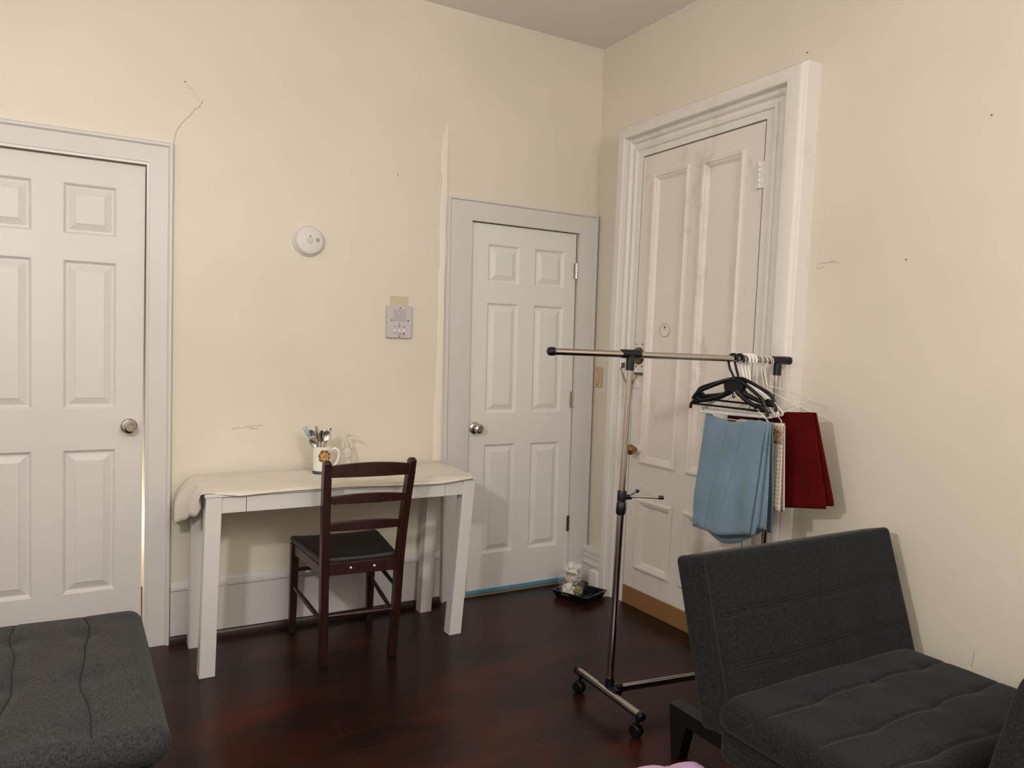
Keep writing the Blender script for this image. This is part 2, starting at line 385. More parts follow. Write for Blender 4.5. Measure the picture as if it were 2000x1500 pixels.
# ------------------------------------------------------------------ casings (mitred sweeps)
def casing(u0, u1, zt, prof, P, sl=1, st=1, sr=1, zb=0.0):
    """prof = [(outward, protrusion)]; P(u, protrusion, z) -> point"""
    b = MB(); rows = []
    for o, p in prof:
        rows.append([P(u0 - o * sl, p, zb), P(u0 - o * sl, p, zt + o * st), P(u1 + o * sr, p, zt + o * st), P(u1 + o * sr, p, zb)])
    n = len(prof); vs = [p for r_ in rows for p in r_]; fs = []
    for i in range(n):
        j = (i + 1) % n
        for k in range(3): fs.append((i * 4 + k, i * 4 + k + 1, j * 4 + k + 1, j * 4 + k))
    fs += [tuple(i * 4 for i in range(n)), tuple(i * 4 + 3 for i in range(n))[::-1]]
    return b.add(vs, fs)
PB = lambda u, p, z: (u, -p, z)
prof1 = [(-0.004, 0.0), (-0.004, 0.010), (0.006, 0.013), (0.008, 0.016), (0.078, 0.016), (0.081, 0.020), (0.085, 0.026), (0.095, 0.026), (0.099, 0.020), (0.100, 0.0)]
struct(casing(D1[0], D1[1], D1[2], prof1, PB).build('trim_2', 'trim'), 'grey-white casing around the left flush door', 'trim')
sh2 = lambda x, y, z: (x - 0.009 * (z - 1.0), y, z)
prof2 = [(-0.004, 0.0), (-0.004, 0.014), (0.004, 0.016), (0.124, 0.016), (0.126, 0.022), (0.130, 0.027), (0.140, 0.027), (0.143, 0.020), (0.144, 0.0)]
c2 = casing(D2[0], D2[1], D2[2], prof2, PB, 1, 0.76, 0.83)
struct(c2.shear(lambda x, y, z: ((min(x - (0.009 * (z - 1.0) if x < -0.5 else 0), -0.004)), y, z)).build('trim_3', 'trim'), 'grey-white casing around the low white door in the corner', 'trim')

# ------------------------------------------------------------------ doors
def panel_face(b, u0, u1, z0, z1, panels, prof, P, thick, front):
    us = sorted({u0, u1} | {p[0] for p in panels} | {p[1] for p in panels}); zs = sorted({z0, z1} | {p[2] for p in panels} | {p[3] for p in panels})
    for i in range(len(us) - 1):
        for j in range(len(zs) - 1):
            cu, cz = (us[i] + us[i + 1]) / 2, (zs[j] + zs[j + 1]) / 2
            if any(p[0] < cu < p[1] and p[2] < cz < p[3] for p in panels): continue
            b.add([P(us[i], front, zs[j]), P(us[i + 1], front, zs[j]), P(us[i + 1], front, zs[j + 1]), P(us[i], front, zs[j + 1])], [(0, 1, 2, 3)])
    for a0, a1, c0, c1 in panels:
        vs = []
        for ins, d in prof:
            vs += [P(a0 + ins, front + d, c0 + ins), P(a1 - ins, front + d, c0 + ins), P(a1 - ins, front + d, c1 - ins), P(a0 + ins, front + d, c1 - ins)]
        n = len(prof); fs = [(i * 4 + k, i * 4 + (k + 1) % 4, i * 4 + 4 + (k + 1) % 4, i * 4 + 4 + k) for i in range(n - 1) for k in range(4)] + [tuple(n * 4 - 4 + k for k in range(4))]
        b.add(vs, fs)
    bk = front - thick
    q = [(u0, z0), (u1, z0), (u1, z1), (u0, z1)]
    b.add([P(u, front, z) for u, z in q] + [P(u, bk, z) for u, z in q], [(k, (k + 1) % 4, 4 + (k + 1) % 4, 4 + k) for k in range(4)] + [(4, 5, 6, 7)])
    return b
mould = [(0, 0), (0.005, -0.004), (0.007, -0.010), (0.012, -0.013), (0.018, -0.013), (0.044, -0.003), (0.045, -0.001), (0.047, -0.001)]
def knob(parent, base, axis, mat='nickel', rose=None, rr=0.033, kr=0.027, key=True):
    MB().lathe([(rr, 0.0), (rr, 0.004), (rr * 0.86, 0.009), (rr * 0.5, 0.012)], base, axis, 32).build('rose_plate', rose or mat, parent)
    k = MB().lathe([(0.011, 0.010), (0.010, 0.030), (kr * 0.72, 0.036), (kr * 0.98, 0.045), (kr, 0.054), (kr * 0.92, 0.062), (kr * 0.6, 0.068), (kr * 0.55, 0.066), (0.001, 0.066)], base, axis, 32).build('door_knob', mat, parent)
    return k
# left flush door (slightly ajar so a sliver of hall light shows low on its right edge)
b = MB()
pl = [(-2.690, -2.495, 1.783, 1.990), (-2.690, -2.495, 1.058, 1.674), (-2.690, -2.495, 0.272, 0.882), (-3.005, -2.800, 1.783, 1.990), (-3.005, -2.800, 1.058, 1.674), (-3.005, -2.800, 0.272, 0.882)]
def PD1(u, p, z): return (u, -p, z)
panel_face(b, -3.153, -2.386, 0.015, 2.094, pl, mould, PD1, 0.035, -0.012)
b.shear(lambda x, y, z: (x - (0.0075 * (1 - (z - 0.015) / 2.079) if x > -2.39 else 0.0), y, z))
door_1 = struct(b.build('door_1', 'white', ang=20), 'white six-panel flush door at the left edge', 'door')
knob(door_1, (-2.444, 0.012, 0.979), (0, -1, 0))
MB().box(-2.3805, -2.3745, 0.001, 0.02, 0.945, 1.015).build('strike_plate', 'tarnish', door_1)
# low six-panel door in the corner
b = MB()
pl = [(-0.705, -0.510, 1.713, 1.922), (-0.408, -0.213, 1.713, 1.922), (-0.705, -0.510, 1.006, 1.607), (-0.408, -0.213, 1.006, 1.607), (-0.705, -0.510, 0.227, 0.832), (-0.408, -0.213, 0.227, 0.832)]
panel_face(b, -0.812, -0.134, 0.022, 2.028, pl, mould, PB, 0.035, -0.008)
b.shear(lambda x, y, z: (x - 0.007 * (z - 1.0), y, z))
door_2 = struct(b.build('door_2', 'white2', ang=20), 'low white six-panel door in the corner behind the table', 'door')
knob(door_2, (-0.765, 0.008, 0.926), (0, -1, 0))
def hinge(parent, c, mat='nickel', h=0.09, ax='back', leaf=0.018):
    x, y, z = c; b = MB()
    if ax == 'back':
        for i in range(5): b.lathe([(0.0065, 0.001), (0.0065, h / 5 - 0.001)], (x, y, z - h / 2 + i * h / 5), (0, 0, 1), 12)
        b.box(x - leaf, x, y + 0.002, y + 0.005, z - h / 2, z + h / 2)
    else:
        for i in range(5): b.lathe([(0.008, 0.001), (0.008, h / 5 - 0.001)], (x, y, z - h / 2 + i * h / 5), (0, 0, 1), 12)
        b.box(x + 0.002, x + 0.006, y - leaf, y + leaf, z - h / 2, z + h / 2)
    return b.build('hinge', mat, parent)
for z in (1.818, 1.077, 0.348): hinge(door_2, (-0.131 - 0.007 * (z - 1), -0.002, z), 'nickel' if z > 0.5 else 'tarnish')
MB().box(-0.802, -0.130, -0.004, 0.006, 0.010, 0.030).build('draught_strip', 'tape', door_2, bevel=0.002)
struct(MB().box(-0.818, -0.128, -0.018, 0.10, 0.0, 0.009).build('trim_4', 'thresh', bevel=0.002), 'worn wooden threshold under the low corner door', 'trim')
# old tall panelled door on the right wall, standing proud of the plaster
shO = lambda x, y, z: (x, y + 0.016 * (2.39 - z), z)
PR_ = lambda u, p, z: (-p, u, z)
S0, S1, ST, SB, XD = -1.272, -0.455, 2.388, 0.098, 0.045
b = MB()
pl = [(-1.170, -0.895, 0.775, 2.292), (-0.815, -0.542, 0.775, 2.292), (-1.170, -0.895, 0.208, 0.592), (-0.815, -0.575, 0.208, 0.592)]
pl = [(-1.170, -0.895, 0.775, 2.292), (-0.815, -0.542, 0.775, 2.292), (-1.170, -0.895, 0.208, 0.592), (-0.815, -0.542, 0.208, 0.592)]
oldm = [(0, 0), (0.001, 0.009), (0.010, 0.014), (0.020, 0.011), (0.026, 0.004), (0.030, 0.004), (0.040, -0.006), (0.044, -0.010)]
panel_face(b, S0, S1, SB, ST, pl, oldm, PR_, 0.044, XD)
door_3 = struct(b.shear(shO).build('door_3', 'oldwhite', ang=25), 'tall old white four-panel door with worn paint', 'door')
profo = [(0.004, 0.0), (0.004, 0.047), (0.006, 0.049), (0.040, 0.049), (0.042, 0.057), (0.047, 0.062), (0.054, 0.062), (0.059, 0.057), (0.060, 0.051), (0.082, 0.051), (0.085, 0.058), (0.091, 0.066), (0.099, 0.070), (0.107, 0.068), (0.111, 0.064), (0.113, 0.064), (0.117, 0.094), (0.121, 0.099), (0.127, 0.100), (0.168, 0.100), (0.176, 0.097), (0.184, 0.088), (0.186, 0.078), (0.190, 0.074), (0.190, 0.0)]
c3 = casing(S0 - 0.003, S1 + 0.003, ST + 0.003, profo, PR_, 1.22, 0.95, 0.88, zb=0.0)
struct(c3.shear(shO).build('trim_5', 'oldtrim', ang=24), 'deep moulded old white casing around the tall door', 'trim')
struct(MB().box(-0.112, 0.0, -0.300, -0.222, 0, 0.125).shear(shO).build('trim_6', 'oldtrim', bevel=0.006), 'white plinth block at the foot of the old casing', 'trim')
struct(MB().box(-0.050, 0.0, S0 + 0.002, S1 + 0.036, 0.0, 0.096).build('trim_7', 'card', bevel=0.002), 'tan board along the bottom of the tall old door', 'trim')
def shp(y, z): return y + 0.016 * (2.39 - z)
hinge(door_3, (-XD - 0.011, S0 + 0.012, 2.155), 'oldtrim', 0.115, 'right', 0.024)
# brass knob on a white rose
kb = (-XD, shp(-0.540, 0.85), 0.85)
MB().lathe([(0.030, 0.0), (0.030, 0.004), (0.024, 0.008), (0.022, 0.030), (0.015, 0.032)], kb, (-1, 0, 0)).build('rose_plate', 'oldtrim', door_3, label='white painted knob rose')
MB().lathe([(0.013, 0.030), (0.013, 0.042), (0.020, 0.046), (0.027, 0.056), (0.029, 0.066), (0.026, 0.076), (0.016, 0.083), (0.001, 0.085)], kb, (-1, 0, 0)).build('door_knob', 'brass', door_3, label='brass door knob')
# rim lock, chain guard, cylinder cover
lk = (-XD, shp(-0.490, 1.344), 1.344)
MB().lathe([(0.046, 0), (0.046, 0.006), (0.040, 0.014), (0.024, 0.016), (0.024, 0.022), (0.004, 0.023)], lk, (-1, 0, 0)).build('rim_lock', 'tarnish', door_3)
for dy, dz in ((-0.028, 0.062), (0.018, 0.062), (-0.03, -0.055), (0.02, -0.058)):
    MB().lathe([(0.0045, 0), (0.0045, 0.0015)], (lk[0], lk[1] + dy, lk[2] + dz), (-1, 0, 0), 10).build('screw_hole', 'mark', door_3)
cc = (-XD + 0.010, shp(-0.680, 1.48), 1.48)
b = MB(); b.lathe([(0.034, 0), (0.034, 0.003), (0.031, 0.005), (0.029, 0.003), (0.001, 0.003)], cc, (-1, 0, 0)); b.build('lock_cover', 'oldwhite', door_3)
b = MB(); b.tube([Vector(cc) + V(-0.0045, 0.0345 * math.cos(R(a)), 0.0345 * math.sin(R(a))) for a in range(0, 360, 15)], 0.0010, 6, closed=True); b.build('cover_outline', 'crackc', door_3)
MB().add([(cc[0] - 0.0036, cc[1] + 0.010, cc[2] + 0.020), (cc[0] - 0.0036, cc[1] - 0.006, cc[2] + 0.020), (cc[0] - 0.0036, cc[1] + 0.004, cc[2] + 0.004)], [(0, 1, 2)]).build('chip', 'mark', door_3, smooth=False)
b = MB(); b.lathe([(0.024, 0), (0.024, 0.004), (0.018, 0.007), (0.008, 0.008)], (-XD, shp(-0.482, 1.19), 1.19), (-1, 0, 0)); b.build('painted_bolt', 'oldwhite', door_3)
# slide bar and swagged chain
ya, yb = shp(-0.470, 1.25), shp(-0.545, 1.25)
MB().box(-XD - 0.012, -XD, yb, ya, 1.243, 1.256).build('chain_slide', 'tarnish', door_3, bevel=0.002)
MB().box(-0.066, -0.045, -0.366, -0.346, 1.276, 1.304).build('chain_anchor', 'tarnish', door_3, bevel=0.002)
ca, cb_ = V(-0.070, -0.355, 1.282), V(-0.068, -0.492, 1.250); b = MB(); nl = 11
for i in range(nl):
    t = (i + 0.5) / nl; c = ca.lerp(cb_, t) - V(0, 0, 0.30 * t * (1 - t)); t2 = t + 0.02; d = (ca.lerp(cb_, t2) - V(0, 0, 0.30 * t2 * (1 - t2)) - c).normalized()
    sd = V(1, 0, 0) if i % 2 else d.cross(V(1, 0, 0)).normalized()
    b.tube([c + d * 0.0115 * math.cos(R(a)) + sd * 0.0055 * math.sin(R(a)) for a in range(0, 360, 30)], 0.0016, 6, closed=True)
b.build('door_chain', 'tarnish', door_3)

# ------------------------------------------------------------------ baseboards
def sweep_x(x0, x1, prof):   # prof (protrusion, z) on back wall
    n = len(prof); return MB().add([(x0, -p, z) for p, z in prof] + [(x1, -p, z) for p, z in prof], [(i, (i + 1) % n, n + (i + 1) % n, n + i) for i in range(n)] + [tuple(range(n)), tuple(range(n, 2 * n))[::-1]])
def sweep_y(y0, y1, prof):
    n = len(prof); return MB().add([(-p, y0, z) for p, z in prof] + [(-p, y1, z) for p, z in prof], [(i, (i + 1) % n, n + (i + 1) % n, n + i) for i in range(n)] + [tuple(range(n)), tuple(range(n, 2 * n))[::-1]])
bp = [(0, 0.0), (0.020, 0.0), (0.020, 0.235), (0.026, 0.240), (0.026, 0.252), (0.014, 0.262), (0.008, 0.276), (0, 0.278)]
struct(sweep_x(-2.277, -0.964, bp).build('baseboard_back', 'base'), 'tall white baseboard under the table', 'baseboard')
struct(sweep_x(-2.277, -0.964, [(0.018, 0), (0.036, 0), (0.036, 0.020), (0.030, 0.032), (0.018, 0.036)]).build('trim_8', 'darkwood'), 'dark shoe moulding along the back baseboard', 'trim')
bp2 = [(0, 0.0), (0.022, 0.0), (0.022, 0.105), (0.030, 0.110), (0.032, 0.120), (0.026, 0.128), (0.026, 0.150), (0.032, 0.155), (0.032, 0.165), (0.020, 0.170), (0.020, 0.182), (0.034, 0.188), (0.034, 0.205), (0, 0.212)]
struct(sweep_y(-0.225, -0.020, bp2).build('baseboard_corner', 'oldtrim'), 'short moulded baseboard in the corner beside the old casing', 'baseboard')
struct(sweep_y(YF, -1.53, bp).build('baseboard_right', 'base'), 'white baseboard behind the futon chair', 'baseboard')

# ------------------------------------------------------------------ wall fixtures
t = thing('smoke_detector', 'round white smoke detector on the yellow wall', 'smoke detector', (-1.687, 0, 1.843))
MB().lathe([(0.070, 0), (0.072, 0.004), (0.072, 0.012), (0.069, 0.014)], (-1.687, 0, 1.843), (0, -1, 0), 48).build('mounting_base', 'detector', t)
MB().lathe([(0.066, 0.013), (0.067, 0.018), (0.066, 0.030), (0.062, 0.036), (0.055, 0.0385), (0.001, 0.0395)], (-1.687, 0, 1.843), (0, -1, 0), 48).build('cover', 'detector', t)
MB().lathe([(0.011, 0.038), (0.011, 0.041), (0.0095, 0.0425), (0.001, 0.0425)], (-1.687, 0, 1.842), (0, -1, 0), 24).build('test_button', 'detector', t)
b = MB(); b.tube([V(-1.687 + 0.0118 * math.cos(R(a)), -0.0398, 1.842 + 0.0118 * math.sin(R(a))) for a in range(0, 360, 18)], 0.0008, 6, closed=True); b.box(-1.696, -1.678, -0.0428, -0.042, 1.841, 1.843); b.build('button_outline', 'intercomslot', t)
MB().lathe([(0.0033, 0.038), (0.0033, 0.0405)], (-1.687, 0, 1.862), (0, -1, 0), 12).build('indicator_light', 'mark', t)
for dx in (0.030, 0.038): MB().box(-1.687 + dx, -1.687 + dx + 0.0028, -0.0405, -0.030, 1.838, 1.856).build('sounder_slot', 'mark', t)

t = thing('intercom', 'lilac-grey door intercom panel with speaker slots on the yellow wall', 'intercom', (-1.222, 0, 1.398))
MB().box(-1.289, -1.155, -0.020, 0, 1.398, 1.561).build('housing', 'intercom', t, bevel=0.004)
for i in range(7): MB().box(-1.258, -1.190, -0.0206, -0.0195, 1.539 - i * 0.0088 - 0.0022, 1.539 - i * 0.0088).build('speaker_slot', 'intercomslot', t)
for x, z in ((-1.222, 1.549), (-1.266, 1.487), (-1.177, 1.487), (-1.222, 1.408)): MB().lathe([(0.0036, 0.019), (0.0036, 0.0212), (0.001, 0.022)], (x, 0, z), (0, -1, 0), 12).build('screw', 'mark', t)
for i, x in enumerate((-1.250, -1.225, -1.199)):
    MB().box(x - 0.006, x + 0.006, -0.026, -0.018, 1.428, 1.441).build('push_button', 'button', t, bevel=0.002)
b = MB(); b.box(-1.254, -1.246, -0.0206, -0.0198, 1.455, 1.458); b.build('printed_word', 'mark', t)
b = MB(); b.box(-1.231, -1.219, -0.0206, -0.0198, 1.454, 1.457); b.build('printed_word', 'mark', t)
b = MB(); b.box(-1.206, -1.192, -0.0206, -0.0198, 1.454, 1.457); b.build('printed_word', 'mark', t)
MB().add([(-1.229, -0.0204, 1.464), (-1.221, -0.0204, 1.464), (-1.2225, -0.0204, 1.473)], [(0, 1, 2)]).build('printed_symbol', 'mark', t, smooth=False)
b = MB(); b.box(-1.252, -1.2495, -0.0206, -0.0198, 1.417, 1.425); b.build('printed_symbol', 'mark', t)
b = MB(); b.box(-1.231, -1.2285, -0.0206, -0.0198, 1.417, 1.424); b.box(-1.221, -1.2165, -0.0206, -0.0198, 1.416, 1.422); b.build('printed_symbol', 'mark', t)
b = MB(); b.lathe([(0.0042, 0.0198), (0.0042, 0.0206)], (-1.200, 0, 1.419), (0, -1, 0), 12); b.build('printed_symbol', 'mark', t)
o = MB().box(-1.270, -1.172, -0.004, 0, 1.555, 1.609).build('blank_plate', 'plate_paint', bevel=0.0015)
tag(o, 'tan painted-over blank plate directly above the intercom', 'wall plate')

t = thing('light_switch', 'beige switch plate with amber rocker beside the old casing', 'light switch', (0, -0.062, 1.21))
MB().box(-0.008, 0, -0.102, -0.024, 1.152, 1.268).build('plate', 'beigeplastic', t, bevel=0.003)
MB().box(-0.012, -0.007, -0.076, -0.050, 1.180, 1.240).build('rocker', 'amber', t, bevel=0.002)
for z in (1.168, 1.255): MB().lathe([(0.0035, 0), (0.0035, 0.003)], (-0.0075, -0.063, z), (-1, 0, 0), 10).build('screw', 'tarnish', t)

# ------------------------------------------------------------------ table
t = thing('console_table', 'narrow white table with drawer and splayed square legs against the wall', 'table', (-1.60, -0.28, 0))
def leg(xb, yb, xt, yt, zt, wb=0.062, wt=0.060):
    q = lambda x, y, z, wd: [(x - wd / 2, y - wd / 2, z), (x + wd / 2, y - wd / 2, z), (x + wd / 2, y + wd / 2, z), (x - wd / 2, y + wd / 2, z)]
    return MB().hexa(q(xb, yb, 0, wb), q(xt, yt, zt, wt))
for a in ((-2.184, -0.418, -2.166, -0.432), (-1.080, -0.428, -1.026, -0.432), (-2.180, -0.080, -2.170, -0.080), (-1.084, -0.092, -1.050, -0.082)):
    leg(a[0], a[1], a[2], a[3], 0.735).build('leg', 'tablewhite', t, bevel=0.002)
b = MB(); b.box(-2.137, -2.042, -0.455, -0.437, 0.668, 0.735).build('apron_front', 'tablewhite', t, bevel=0.0012)
MB().box(-1.149, -1.058, -0.455, -0.437, 0.668, 0.735).build('apron_front', 'tablewhite', t, bevel=0.0012)
MB().box(-2.040, -1.151, -0.457, -0.437, 0.668, 0.733).build('drawer_front', 'tablewhite', t, bevel=0.0012)
MB().box(-2.135, -1.085, -0.085, -0.069, 0.668, 0.735).build('apron_back', 'tablewhite', t, bevel=0.0012)
MB().box(-2.176, -2.158, -0.405, -0.11, 0.668, 0.735).build('apron_side', 'tablewhite', t, bevel=0.0012)
MB().box(-1.045, -1.027, -0.405, -0.11, 0.668, 0.735).build('apron_side', 'tablewhite', t, bevel=0.0012)
MB().box(-2.202, -0.992, -0.466, -0.048, 0.735, 0.750).build('tabletop', 'tablewhite', t, bevel=0.002)
# table cover: lies on the top, folds down at the left end, overhangs a little at front and right
def curve(t, pts):
    for (a, p), (b, q) in zip(pts, pts[1:]):
        if t <= b:
            k = (t - a) / (b - a); k = k * k * (3 - 2 * k); return p + (q - p) * k
    return pts[-1][1]
def coverpt(u, v):
    y = lerp(-0.036, -0.474, v); nz = noise.noise(V(u * 9, v * 5, 0.3))
    hang = curve(v, ((0, 0.215), (0.22, 0.205), (0.36, 0.175), (0.46, 0.115), (0.60, 0.125), (0.74, 0.120), (0.86, 0.070), (1.0, 0.020)))
    L = 1.240 + hang; s = u * L - 0.0
    xr = -0.958 - 0.014 * v ** 3
    if s <= 1.240:
        x = xr - s; z = 0.7525 + 0.0016 * (nz + 1)
        # front edge turns over
        if v > 0.93:
            f = (v - 0.93) / 0.07; dip = 0.016 * (0.5 + 0.5 * math.sin(s * 5.2 + 0.6)) + 0.007
            dip *= 0.25 + 0.75 * min(1, max(0, (s - 0.02) / 0.2)); dip *= max(0.0, min(1, (1.20 - s) / 0.10)) if s > 1.1 else 1
            z -= dip * f ** 1.5; y -= 0.004 * f
        if s < 0.03: z -= 0.010 * (1 - s / 0.03) ** 2
        cr = 0.05   # rounded front-right corner
        if s < cr and v > 0.80:
            a = (v - 0.80) / 0.20; x -= 0.05 * a * a * (1 - s / cr)
        if v > 0.9 and s > 1.12: y += 0.018 * (s - 1.12) / 0.1 * (v - 0.9) / 0.1
    else:
        d = (s - 1.240) / hang; dd = s - 1.240
        out = curve(v, ((0, 0.070), (0.2, 0.074), (0.36, 0.040), (0.46, 0.018), (0.60, 0.030), (0.74, 0.024), (0.88, 0.012), (1.0, 0.006)))
        x = xr - 1.240 - out * math.sin(min(1, d * 1.4) * math.pi / 2) + 0.012 * d * math.sin(v * 17)
        z = 0.7545 - dd * (0.80 if d < 0.5 else 1.0) + (0.02 if d >= 0.5 else 0) * 0
        z = 0.7545 - dd * lerp(0.62, 0.92, d); y += 0.03 * d * (0.5 - v) + (0.018 * (1 - d) * (1 if v > .9 else 0) * (v - 0.9) / 0.1)
    return (x, y, z)
o = MB().grid(coverpt, 90, 44).build('tablecloth', 'cloth', solid=0.0016, ang=50)
tag(o, 'cream cover over the white table with its left end folded down', 'tablecloth')

# ------------------------------------------------------------------ dining chair
t = thing('dining_chair', 'dark cherry ladder-back chair pulled up to the white table', 'chair', (-1.59, -0.33, 0))
def bar(b, a, c, wa, da, wc=None, dc=None, side=(1, 0, 0)):
    """rectangular bar a->c; width along side, depth along cross"""
    a, c = V(*a), V(*c); T = (c - a).normalized(); s_ = Vector(side); s_ = (s_ - T * s_.dot(T)).normalized(); d_ = T.cross(s_); wc = wc or wa; dc = dc or da
    q = lambda p, wd, dp: [p - s_ * wd / 2 - d_ * dp / 2, p + s_ * wd / 2 - d_ * dp / 2, p + s_ * wd / 2 + d_ * dp / 2, p - s_ * wd / 2 + d_ * dp / 2]
    return b.hexa(q(a, wa, da), q(c, wc, dc))
def post(xb, yb, xs, ys, xt, yt):
    path = smooth_path([(xb, yb, 0.0), (lerp(xb, xs, 0.55), lerp(yb, ys, 0.6), 0.22), (xs, ys, 0.44), (lerp(xs, xt, 0.45), lerp(ys, yt, 0.40), 0.66), (xt, yt, 0.872)], 6)
    b = MB(); n = len(path); vs = []; fs = []
    for i, p in enumerate(path):
        k = 1.0 if i < n - 2 else 0.93
        wx, wy = 0.0165 * k, 0.021 * k
        vs += [p + V(-wx, -wy, 0), p + V(wx, -wy, 0), p + V(wx, wy, 0), p + V(-wx, wy, 0)]
    tp = path[-1] + V(0, 0, 0.012); vs += [tp + V(-0.009, -0.012, 0), tp + V(0.009, -0.012, 0), tp + V(0.009, 0.012, 0), tp + V(-0.009, 0.012, 0)]; n += 1
    fs = [(i * 4 + k, i * 4 + (k + 1) % 4, i * 4 + 4 + (k + 1) % 4, i * 4 + 4 + k) for i in range(n - 1) for k in range(4)] + [(3, 2, 1, 0), tuple(n * 4 - 4 + k for k in range(4))]
    return b.add(vs, fs)
PLx = [(-1.737, -0.527), (-1.7435, -0.552), (-1.752, -0.592)]; PRx = [(-1.437, -0.553), (-1.420, -0.578), (-1.388, -0.618)]
post(*PLx[0], *PLx[1], *PLx[2]).build('rear_post', 'cherry', t, bevel=0.003)
post(*PRx[0], *PRx[1], *PRx[2]).build('rear_post', 'cherry', t, bevel=0.003)
def postat(P, z):
    if z > 0.44: return V(lerp(P[1][0], P[2][0], (z - 0.44) / 0.432), lerp(P[1][1], P[2][1], ((z - 0.44) / 0.432) ** 1.15), z)
    return V(lerp(P[0][0], P[1][0], z / 0.44), lerp(P[0][1], P[1][1], z / 0.44), z)
def rail(zc, hm, he, bow=0.020):
    a, c = postat(PLx, zc), postat(PRx, zc); b = MB(); n = 18; vs = []
    for i in range(n + 1):
        u = i / n; p = a.lerp(c, u); k = math.sin(u * math.pi); y = p.y - bow * 0 + bow * k * -1
        top = zc + he / 2 + (hm - he) * k ** 0.8; bot = zc - he / 2 + (hm - he) * 0.25 * k * 0.4
        vs += [(p.x, y - 0.009, bot), (p.x, y - 0.009, top), (p.x, y + 0.009, top), (p.x, y + 0.009, bot)]
    fs = [(i * 4 + k, i * 4 + (k + 1) % 4, i * 4 + 4 + (k + 1) % 4, i * 4 + 4 + k) for i in range(n) for k in range(4)] + [(3, 2, 1, 0), tuple(n * 4 + k for k in range(4))]
    return b.add(vs, fs)
rail(0.834, 0.062, 0.046).build('top_rail', 'cherry', t, bevel=0.003)
rail(0.712, 0.044, 0.028).build('back_slat', 'cherry', t, bevel=0.003)
rail(0.596, 0.044, 0.028).build('back_slat', 'cherry', t, bevel=0.003)
# front legs
for xb, xt in ((-1.762, -1.756), (-1.386, -1.380)):
    bar(MB(), (xb, -0.112, 0), (xt, -0.118, 0.428), 0.030, 0.030, 0.038, 0.038).build('front_leg', 'cherry', t, bevel=0.003)
bar(MB(), (-1.728, -0.556, 0.418), (-1.436, -0.581, 0.418), 0.052, 0.020, side=(0, 0, 1)).build('seat_rail', 'cherry', t, bevel=0.002)
bar(MB(), (-1.738, -0.118, 0.405), (-1.398, -0.118, 0.405), 0.046, 0.020, side=(0, 0, 1)).build('seat_rail', 'cherry', t, bevel=0.002)
bar(MB(), (-1.756, -0.135, 0.405), (-1.743, -0.535, 0.405), 0.046, 0.020, side=(0, 0, 1)).build('seat_rail', 'cherry', t, bevel=0.002)
bar(MB(), (-1.380, -0.135, 0.405), (-1.418, -0.560, 0.405), 0.046, 0.020, side=(0, 0, 1)).build('seat_rail', 'cherry', t, bevel=0.002)
def strut(a, c, r=0.010): return MB().tube([V(*a), V(*a).lerp(V(*c), 0.5), V(*c)], [r * 0.85, r * 1.1, r * 0.85], 12)
strut((-1.735, -0.538, 0.212), (-1.430, -0.565, 0.212), 0.011).build('stretcher', 'cherry', t)
strut((-1.760, -0.120, 0.225), (-1.740, -0.535, 0.185)).build('stretcher', 'cherry', t)
strut((-1.384, -0.120, 0.225), (-1.431, -0.560, 0.185)).build('stretcher', 'cherry', t)
strut((-1.383, -0.122, 0.330), (-1.428, -0.565, 0.310)).build('stretcher', 'cherry', t)
strut((-1.748, -0.115, 0.300), (-1.394, -0.115, 0.300)).build('stretcher', 'cherry', t)
for x, z in ((-1.636, 0.420), (-1.535, 0.420)):
    MB().lathe([(0.0048, 0), (0.0048, 0.002), (0.003, 0.003)], (x, -0.5735 - 0.0866 * (x + 1.636), z), (-0.085, -1, 0), 14).build('screw_cap', 'whiteplastic', t, label='small white screw cap')
# leatherette seat: trapezoid with a slightly dished top and a rolled front
def seatpt(p, n_):
    u = p.x / 0.21; v = p.y / 0.225            # v +1 = front
    wid = lerp(0.165, 0.207, (v + 1) / 2)
    z = p.z - 0.010 * (1 - u * u) * (1 - v * v) if p.z > 0 else p.z
    if p.z > 0: z -= 0.012 * max(0, v - 0.6) ** 2 / 0.16
    z += 0.006 * abs(u) ** 3 if p.z > 0 else 0
    return V(u * wid, p.y, z)
xf = Matrix.Translation((-1.580, -0.330, 0.446)) @ Matrix.Rotation(R(-3), 4, 'Z')
MB().softbox((0.42, 0.45, 0.036), 0.015, 16, 16, 2, seatpt, xf).build('seat', 'leather', t, ang=70)

# ------------------------------------------------------------------ things on the table
mc = V(-1.645, -0.150, 0.7565)
t = thing('utensil_mug', 'white mug with a rose motif and blue foot holding cutlery on the table', 'mug', mc)
pr = [(0.0005, 0.008), (0.040, 0.008), (0.0405, 0.016), (0.041, 0.06), (0.0415, 0.118), (0.042, 0.124), (0.0405, 0.125), (0.039, 0.122), (0.0385, 0.06), (0.038, 0.016), (0.0005, 0.014)]
MB().lathe(pr, mc, (0, 0, 1), 40, cap=False).build('cup', 'china', t)
MB().lathe([(0.038, 0.0), (0.043, 0.001), (0.0435, 0.009), (0.041, 0.013), (0.0405, 0.011)], mc, (0, 0, 1), 40).build('foot_ring', 'blueglaze', t, label='blue foot of the mug')
hd = V(0.93, -0.36, 0).normalized()
hp = smooth_path([mc + hd * 0.041 + V(0, 0, 0.108), mc + hd * 0.060 + V(0, 0, 0.116), mc + hd * 0.076 + V(0, 0, 0.100), mc + hd * 0.073 + V(0, 0, 0.066), mc + hd * 0.058 + V(0, 0, 0.036), mc + hd * 0.041 + V(0, 0, 0.026)], 6)
MB().tube(hp, 0.0058, 10).build('handle', 'china', t)
